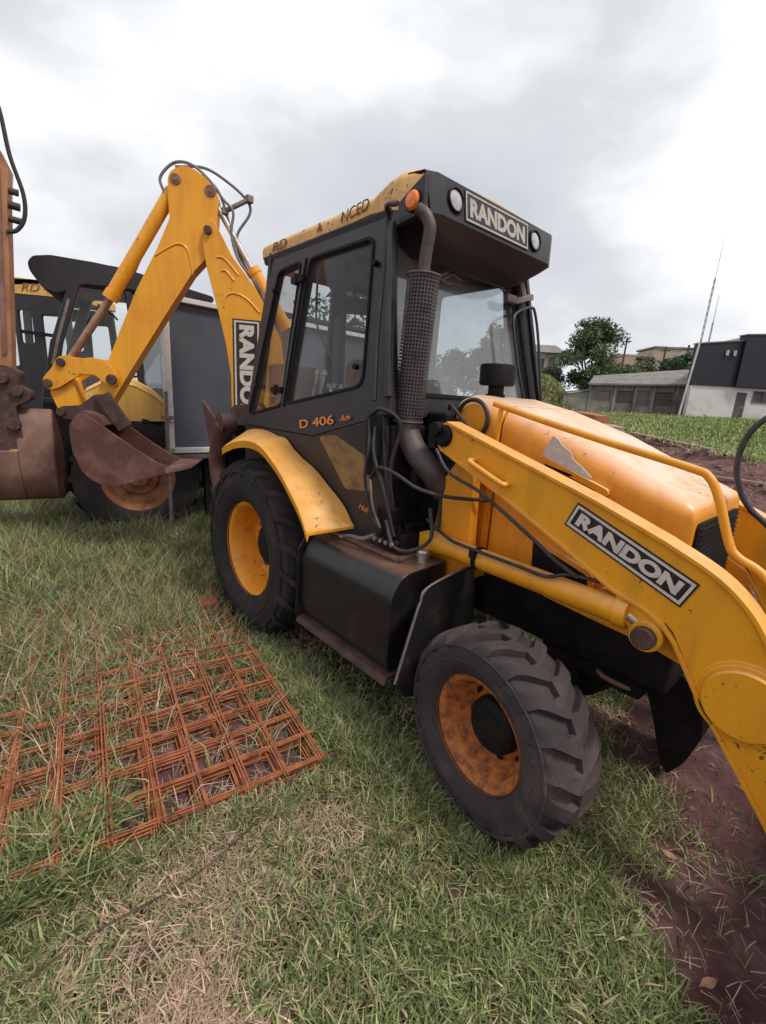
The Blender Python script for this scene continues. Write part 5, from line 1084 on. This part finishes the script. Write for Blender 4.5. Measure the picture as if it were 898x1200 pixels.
def tree(base, H, W_, label, trunk_h, nleaf=9000, col=(.045, .085, .028), seed=0, leaf=.16, group=None, name='tree'):
    r = np.random.default_rng(seed); root = thing(name, label, 'tree', base, group)
    g = G(); limbs = []; b_ = Vector((0, 0, -.3))
    for k in range(3):
        a = k*2.1+r.uniform(0, 1); p = [b_+Vector((.12*math.cos(a), .12*math.sin(a), 0)), Vector((.3*math.cos(a)*W_*.2, .3*math.sin(a)*W_*.2, trunk_h)), Vector((math.cos(a)*W_*.25, math.sin(a)*W_*.25, H*.6)), Vector((math.cos(a)*W_*.3, math.sin(a)*W_*.3, H*.8))]
        g.tube(p, lambda t_: .03*H*(1-.8*t_)*.5, n=7, sub=4); limbs.append(p)
        for q in range(4):
            a2 = a+r.uniform(-1.2, 1.2); s_ = p[1].lerp(p[2], r.uniform(.1, .9)); e_ = Vector((math.cos(a2)*W_*.42, math.sin(a2)*W_*.42, s_.z+H*.2*r.uniform(.3, 1.2))); g.tube([s_, s_.lerp(e_, .5)+Vector((0, 0, .2)), e_], .006*H, n=5, sub=3)
    mk('trunk', g, BARK, root)
    nc = 34; th = r.uniform(0, 6.28, nc); rr = np.sqrt(r.random(nc))*.40*W_; zz = r.uniform(trunk_h*.75, H*.93, nc)
    prof = np.interp(zz/H, [.15, .4, .65, 1], [.75, 1.0, .95, .35]); cx, cy = rr*np.cos(th)*prof, rr*np.sin(th)*prof; cr = r.uniform(.10, .19, nc)*W_
    n = nleaf; idx = r.integers(0, nc, n); d = r.normal(0, 1, (n, 3)); d /= np.linalg.norm(d, axis=1)[:, None]; d *= (r.random(n)**.45)[:, None]
    P_ = np.stack([cx[idx], cy[idx], zz[idx]], 1)+d*cr[idx][:, None]*np.array([1, 1, .75])
    a = r.normal(0, 1, (n, 3)); a /= np.linalg.norm(a, axis=1)[:, None]; c = np.cross(a, r.normal(0, 1, (n, 3))); c /= np.linalg.norm(c, axis=1)[:, None]
    s_ = leaf*r.uniform(.5, 1.2, n)[:, None]
    V = np.stack([P_-a*s_, P_+c*s_*.45, P_+a*s_, P_-c*s_*.45], 1)
    cl = np.array(col)[None]*(r.uniform(.6, 1.5, nc)[idx]*r.uniform(.7, 1.35, n))[:, None]*np.array([[1, 1, 1]])
    cl[:, 0] *= r.uniform(.8, 1.4, n)
    cr_ = tri_mesh('crown', V, cl, LEAF, 4, [(0, 1, 2, 3)]); cr_.parent = root
    return root
tree((-14.3, 34.0, 1.9), 6.9, 5.4, 'big leafy tree between the grey house and the shed', 2.2, 13000, seed=2, leaf=.13, col=(.075, .125, .05))
tree((-10.9, 32.6, 1.9), 3.4, 2.8, 'lower bush-like tree leaning on the right of the big leafy tree', .8, 4000, seed=5, leaf=.12, col=(.07, .12, .045))
tree((-11.9, 47, 2.2), 5.4, 5.0, 'dark round tree behind the shed, left of the masts', 1.5, 5000, seed=8, leaf=.2, col=(.035, .075, .03))
tree((-17.0, 52, 2.5), 5.6, 4.6, 'thin pale tree in front of the beige block behind the shed', 1.5, 3000, seed=9, leaf=.2, col=(.10, .12, .06))
tree((-17.2, 33.0, 1.9), 3.2, 4.6, 'dark shrub between the grassy bank and the big leafy tree', .5, 5000, seed=31, leaf=.13, col=(.05, .09, .035))
wl = [('tall tree seen through the door window of the main cab', -16.5, 11.5, 7.2), ('tree seen beside the cab fan behind the door window', -18.5, 14.5, 5.2), ('low tree behind the seat, seen through the cab glass', -16.5, 17.5, 4.6), ('tree behind the exhaust stack, seen through the cab', -16.0, 20.0, 4.6), ('tree seen through the left half of the windscreen', -15.5, 22.8, 3.6), ('round tree seen through the middle of the windscreen', -15.5, 26.5, 2.6), ('small tree seen through the right half of the windscreen', -17.5, 31.5, 2.6)]
for k, (lab, x, y, h_) in enumerate(wl):
    tree((x, y, float(height(x, y))), h_, h_*.95, lab, h_*.25, 3500, seed=20+k, leaf=.17, group='row of trees behind the machines')

# ------------------------------------------------------------------ grass
GRASS = bpy.data.materials.new('grass_blades'); GRASS.use_nodes = True; t = GRASS.node_tree; b = t.nodes['Principled BSDF']; b.inputs['Roughness'].default_value = .55; b.inputs['Specular IOR Level'].default_value = .35
at = t.nodes.new('ShaderNodeAttribute'); at.attribute_name = 'Col'; t.links.new(at.outputs['Color'], b.inputs['Base Color'])
tr = t.nodes.new('ShaderNodeBsdfTranslucent'); t.links.new(at.outputs['Color'], tr.inputs[0]); ms = t.nodes.new('ShaderNodeMixShader'); ms.inputs[0].default_value = .3
t.links.new(b.outputs[0], ms.inputs[1]); t.links.new(tr.outputs[0], ms.inputs[2]); t.links.new(ms.outputs[0], t.nodes['Material Output'].inputs[0])
def blades(name, x, y, ln, wd, flat, col, dz=0):
    """curved two-segment blades. flat 0 = upright, 1 = lying"""
    n = len(x); z = height(x, y)+dz; az = rng.uniform(0, 2*math.pi, n); ux, uy = np.cos(az), np.sin(az)
    el = (1-flat)*rng.uniform(.75, 1.45, n)+flat*rng.uniform(.05, .35, n); bend = rng.uniform(.2, .9, n)
    p0 = np.stack([x, y, z], 1)
    d1 = np.stack([ux*np.cos(el), uy*np.cos(el), np.sin(el)], 1); e2 = el-bend; d2 = np.stack([ux*np.cos(e2), uy*np.cos(e2), np.sin(e2)], 1)
    p1 = p0+d1*(ln*.5)[:, None]; p2 = p1+d2*(ln*.5)[:, None]; p2[:, 2] = np.maximum(p2[:, 2], z+.004)
    ta = az+math.pi/2+rng.uniform(-.8, .8, n); s = np.stack([np.cos(ta), np.sin(ta), rng.uniform(-.3, .3, n)], 1)*(wd/2)[:, None]
    V = np.stack([p0-s, p0+s, p1+s*.9, p1-s*.9, p2], 1)
    return tri_mesh(name, V, col, GRASS, 5, [(0, 1, 2, 3), (3, 2, 4)])
def colours(n, x, y, straw):
    g1 = np.array([.165, .205, .068]); g2 = np.array([.34, .37, .165]); g3 = np.array([.045, .072, .027]); s1 = np.array([.56, .43, .31]); s2 = np.array([.28, .185, .135])
    u = rng.random(n)[:, None]; v = rng.random(n)[:, None]
    c = np.where(u < .45, g1*(1-v)+g2*v, g1*(1-v)+g3*v); st = s1*(1-v)+s2*v
    m_ = (rng.random(n) < straw)[:, None]; c = np.where(m_, st, c)
    return c*rng.uniform(.85, 1.5, n)[:, None]*np.array([[1.10, 1.08, 1.12]])
def in_view(x, y, mg=60):
    P_ = np.stack([x, y, np.zeros_like(x)], 1)-np.array(CAM)[None]; F_, Rr, Uu = (np.array(q) for q in (Fv, R2, U2)); z = P_@F_
    u = 449+534.4*(P_@Rr)/np.maximum(z, .01); v = 600-534.4*(P_@Uu)/np.maximum(z, .01)
    return (z > .2) & (u > -mg) & (u < 898+mg) & (v < 1200+mg), z
def inside_tyre(x, y):
    a = (np.abs(x) < .22) & (np.abs(np.abs(y)-.845) < .2); b_ = (np.abs(x-2.1) < .16) & (np.abs(np.abs(y)-.86) < .16)
    return a | b_
dead = lambda x, y: np.clip(.07+.75*sst(.56, .74, vnoise(x, y, 2.2, 11)*.6+vnoise(x, y, 6.5, 12)*.4)+.42*np.exp(-((x-1.60)**2+(y+1.95)**2)/.10)+.22*np.exp(-((x-1.85)**2+(y+2.15)**2)/.12)+.45*np.exp(-((x-1.75)**2+(y+1.35)**2)/.08), 0, .95)
MESHREG = lambda x, y: ((x-1.5)*E1.x+(y+1.34)*E1.y > -.02) & ((x-1.5)*E2.x+(y+1.34)*E2.y > -.02) & ((x-1.5)*E1.x+(y+1.34)*E1.y < 2.25)
# short turf
n = 340000; x = rng.uniform(-.2, 3.6, n); y = rng.uniform(-3.4, .9, n)
ok, z = in_view(x, y); keep = ok & ~inside_tyre(x, y) & (rng.random(n) < (1-soil_mask(x, y))**1.6+.012) & (vnoise(x, y, 9, 31) > .10)
mr_ = MESHREG(x, y); keep &= ~(mr_ & (rng.random(n) < .86))
under = (y > -.95) & (x < 2.0); keep &= ~(under & (rng.random(n) < .75))
near = np.clip(2.2/z, .3, 1.3); keep &= rng.random(n) < near
x, y, z = x[keep], y[keep], z[keep]; n = len(x); dd = dead(x, y)
flat = np.clip(rng.random(n)*.55+.55*(rng.random(n) < .30+.3*dd), 0, 1); ln = rng.uniform(.025, .075, n)*(1+.5*vnoise(x, y, 1.5, 4)); wd = rng.uniform(.0030, .0078, n)*np.clip(z/2.2, .9, 1.8)
blades('turf', x, y, ln, wd, flat, colours(n, x, y, dd))['kind'] = 'stuff'
# loose straw and clippings lying flat
n = 40000; x = rng.uniform(.6, 3.3, n); y = rng.uniform(-3.2, -.3, n); ok, z = in_view(x, y)
keep = ok & (rng.random(n) < np.maximum(dead(x, y)*.9, .10*(soil_mask(x, y) > .4))) & ~inside_tyre(x, y); x, y = x[keep], y[keep]; n = len(x)
blades('straw', x, y, rng.uniform(.04, .12, n), rng.uniform(.0015, .0035, n), np.full(n, .95), colours(n, x, y, np.full(n, .93)), dz=.022)['kind'] = 'stuff'
# taller tufts: through the mesh, field behind, round the tyres
def tufts(name, cx, cy, per, spread, l0, l1, w0, w1, straw, flat=.1):
    x = np.repeat(cx, per)+rng.normal(0, spread, len(cx)*per); y = np.repeat(cy, per)+rng.normal(0, spread, len(cx)*per); n = len(x); k = ~inside_tyre(x, y); x, y = x[k], y[k]; n = len(x)
    o = blades(name, x, y, rng.uniform(l0, l1, n), rng.uniform(w0, w1, n), np.clip(rng.normal(flat, .15, n), 0, 1), colours(n, x, y, np.full(n, straw))); o['kind'] = 'stuff'
n = 10000; cx = rng.uniform(-6.5, .2, n); cy = rng.uniform(-3.6, .9, n); ok, z = in_view(cx, cy); k = ok & (rng.random(n) < np.clip(1.2-.08*(z-2), .3, 1)) & ~((cx > -.7) & (cy > -1.1)); cx, cy = cx[k], cy[k]
k = ~(MESHREG(cx, cy) & (cx > -.15) & (rng.random(len(cx)) < .7)); cx, cy = cx[k], cy[k]
tufts('tall_grass', cx, cy, 24, .035, .10, .32, .003, .007, .22, .08)
n = 320; cx = rng.uniform(-4.2, -1.3, n); cy = rng.uniform(-2.6, .2, n); tufts('tallest_grass', cx, cy, 20, .05, .22, .46, .004, .009, .18, .05)
n = 1900; cx = rng.uniform(-.7, 1.5, n); cy = rng.uniform(-2.7, -1.15, n); k = MESHREG(cx, cy) & (rng.random(n) < np.clip(.06+1.1*(.90-cx-.40*(cy+2)), .035, 1)); tufts('grass_in_mesh', cx[k], cy[k], 12, .025, .10, .27, .003, .006, .38, .2)
n = 190; tt = rng.random(n)**.6; cx = 1.58-.27*tt+rng.normal(.03, .035, n); cy = -1.34-1.15*tt; tufts('grass_by_mesh', cx, cy, 14, .02, .05, .13, .003, .006, .28, .2)
n = 150; cx = rng.normal(1.27, .10, n); cy = rng.normal(-2.42, .16, n); tufts('grass_clump', cx, cy, 18, .02, .10, .22, .0045, .010, .08, .12)
n = 520; cx = rng.uniform(.25, 2.0, n); cy = -.98-np.abs(rng.normal(0, .16, n)); tufts('grass_by_step', cx, cy, 22, .03, .06, .16, .003, .006, .10, .1)
n = 330; cx = rng.normal(2.40, .17, n); cy = rng.normal(-.50, .17, n); k = ~((np.abs(cx-2.1) < .17) & (cy < -.66)); tufts('grass_behind_tyre', cx[k], cy[k], 20, .03, .05, .13, .003, .006, .15, .2)
n = 700; cx = rng.uniform(.6, 2.9, n); cy = rng.uniform(-3.0, -.9, n); k = (soil_mask(cx, cy) < .3) & ~MESHREG(cx, cy) & (vnoise(cx, cy, 3, 44) > .45) & (dead(cx, cy) < .4); tufts('turf_clumps', cx[k], cy[k], 15, .018, .05, .12, .004, .009, .06, .3)
n = 260; th = rng.uniform(math.pi*.9, 2*math.pi, n); cx = 2.12+.27*np.cos(th); cy = -1.03-.06*np.abs(np.sin(th))-.02; tufts('grass_by_tyre', cx, cy, 16, .02, .05, .12, .003, .006, .12, .15)
# grass strip before the buildings
n = 70000; c = rng.uniform(12.4, 24, n); x = rng.uniform(-20, 8, n); y = c-.57*x
cc = colours(n, x, y, np.full(n, .12)); blades('bank_grass', x, y, rng.uniform(.12, .30, n), rng.uniform(.02, .05, n), rng.uniform(0, .4, n), cc*np.array([[1.0, 1.15, .9]]))['kind'] = 'stuff'
n = 26000; c = rng.uniform(24, 60, n); x = rng.uniform(-34, -4, n); y = c-.57*x
blades('hillside_scrub', x, y, rng.uniform(.3, .8, n), rng.uniform(.08, .2, n), rng.uniform(0, .3, n), colours(n, x, y, np.full(n, .35)))['kind'] = 'stuff'
n = 190; c = rng.normal(12.3, .35, n); cx = rng.uniform(-5, 6, n); cy = c-.57*cx; tufts('bank_weeds', cx, cy, 12, .06, .08, .26, .012, .025, .45, .15)
n = 90; c = rng.uniform(8, 12, n); cx = rng.uniform(-4, 6, n); cy = c-.57*cx; tufts('yard_weeds', cx, cy, 14, .06, .08, .25, .008, .02, .5, .2)
# broad-leaved weeds, each a plant of its own
def weed(x, y, s_, label, col, seed, group=None):
    r = np.random.default_rng(seed); n = 60; root = thing('weed', label, 'plant', (x, y, float(height(x, y))), group)
    az = r.uniform(0, 6.28, n); el = r.uniform(.3, 1.2, n); h0 = r.uniform(0, .9, n)*s_
    P0 = np.stack([np.cos(az)*.02, np.sin(az)*.02, h0], 1); d = np.stack([np.cos(az)*np.cos(el), np.sin(az)*np.cos(el), np.sin(el)], 1); L_ = (r.uniform(.12, .30, n)*s_)[:, None]
    s = np.stack([-np.sin(az), np.cos(az), np.zeros(n)], 1)*L_*.16
    V = np.stack([P0, P0+d*L_*.5+s, P0+d*L_*1.0-np.array([[0, 0, .1]])*L_, P0+d*L_*.5-s], 1)
    cl = np.array(col)[None]*r.uniform(.7, 1.3, n)[:, None]; o = tri_mesh('leaves', V, cl, LEAF, 4, [(0, 1, 2, 3)]); o.parent = root
    g = G(); g.cyl((0, 0, -.01), (0, 0, .6*s_), .004, .002, n=6); mk('stem', g, LEAF if False else BARK, root)
weed(-.62, -1.62, .22, 'pale green weed at the far edge of the mesh pile', (.20, .28, .20), 1)
weed(-2.35, -1.35, .30, 'bright weed in the tall grass in front of the orange rimmed wheel', (.14, .24, .10), 2)
weed(-1.0, -2.1, .24, 'grey green weed left of the mesh pile in the tall grass', (.13, .20, .13), 3)
weed(-1.7, -.95, .3, 'straw coloured dry weed beside the rear tyre', (.36, .33, .2), 4)
weed(-2.55, -1.0, .16, 'dry pale weed beside the clamp pole', (.36, .3, .2), 6)
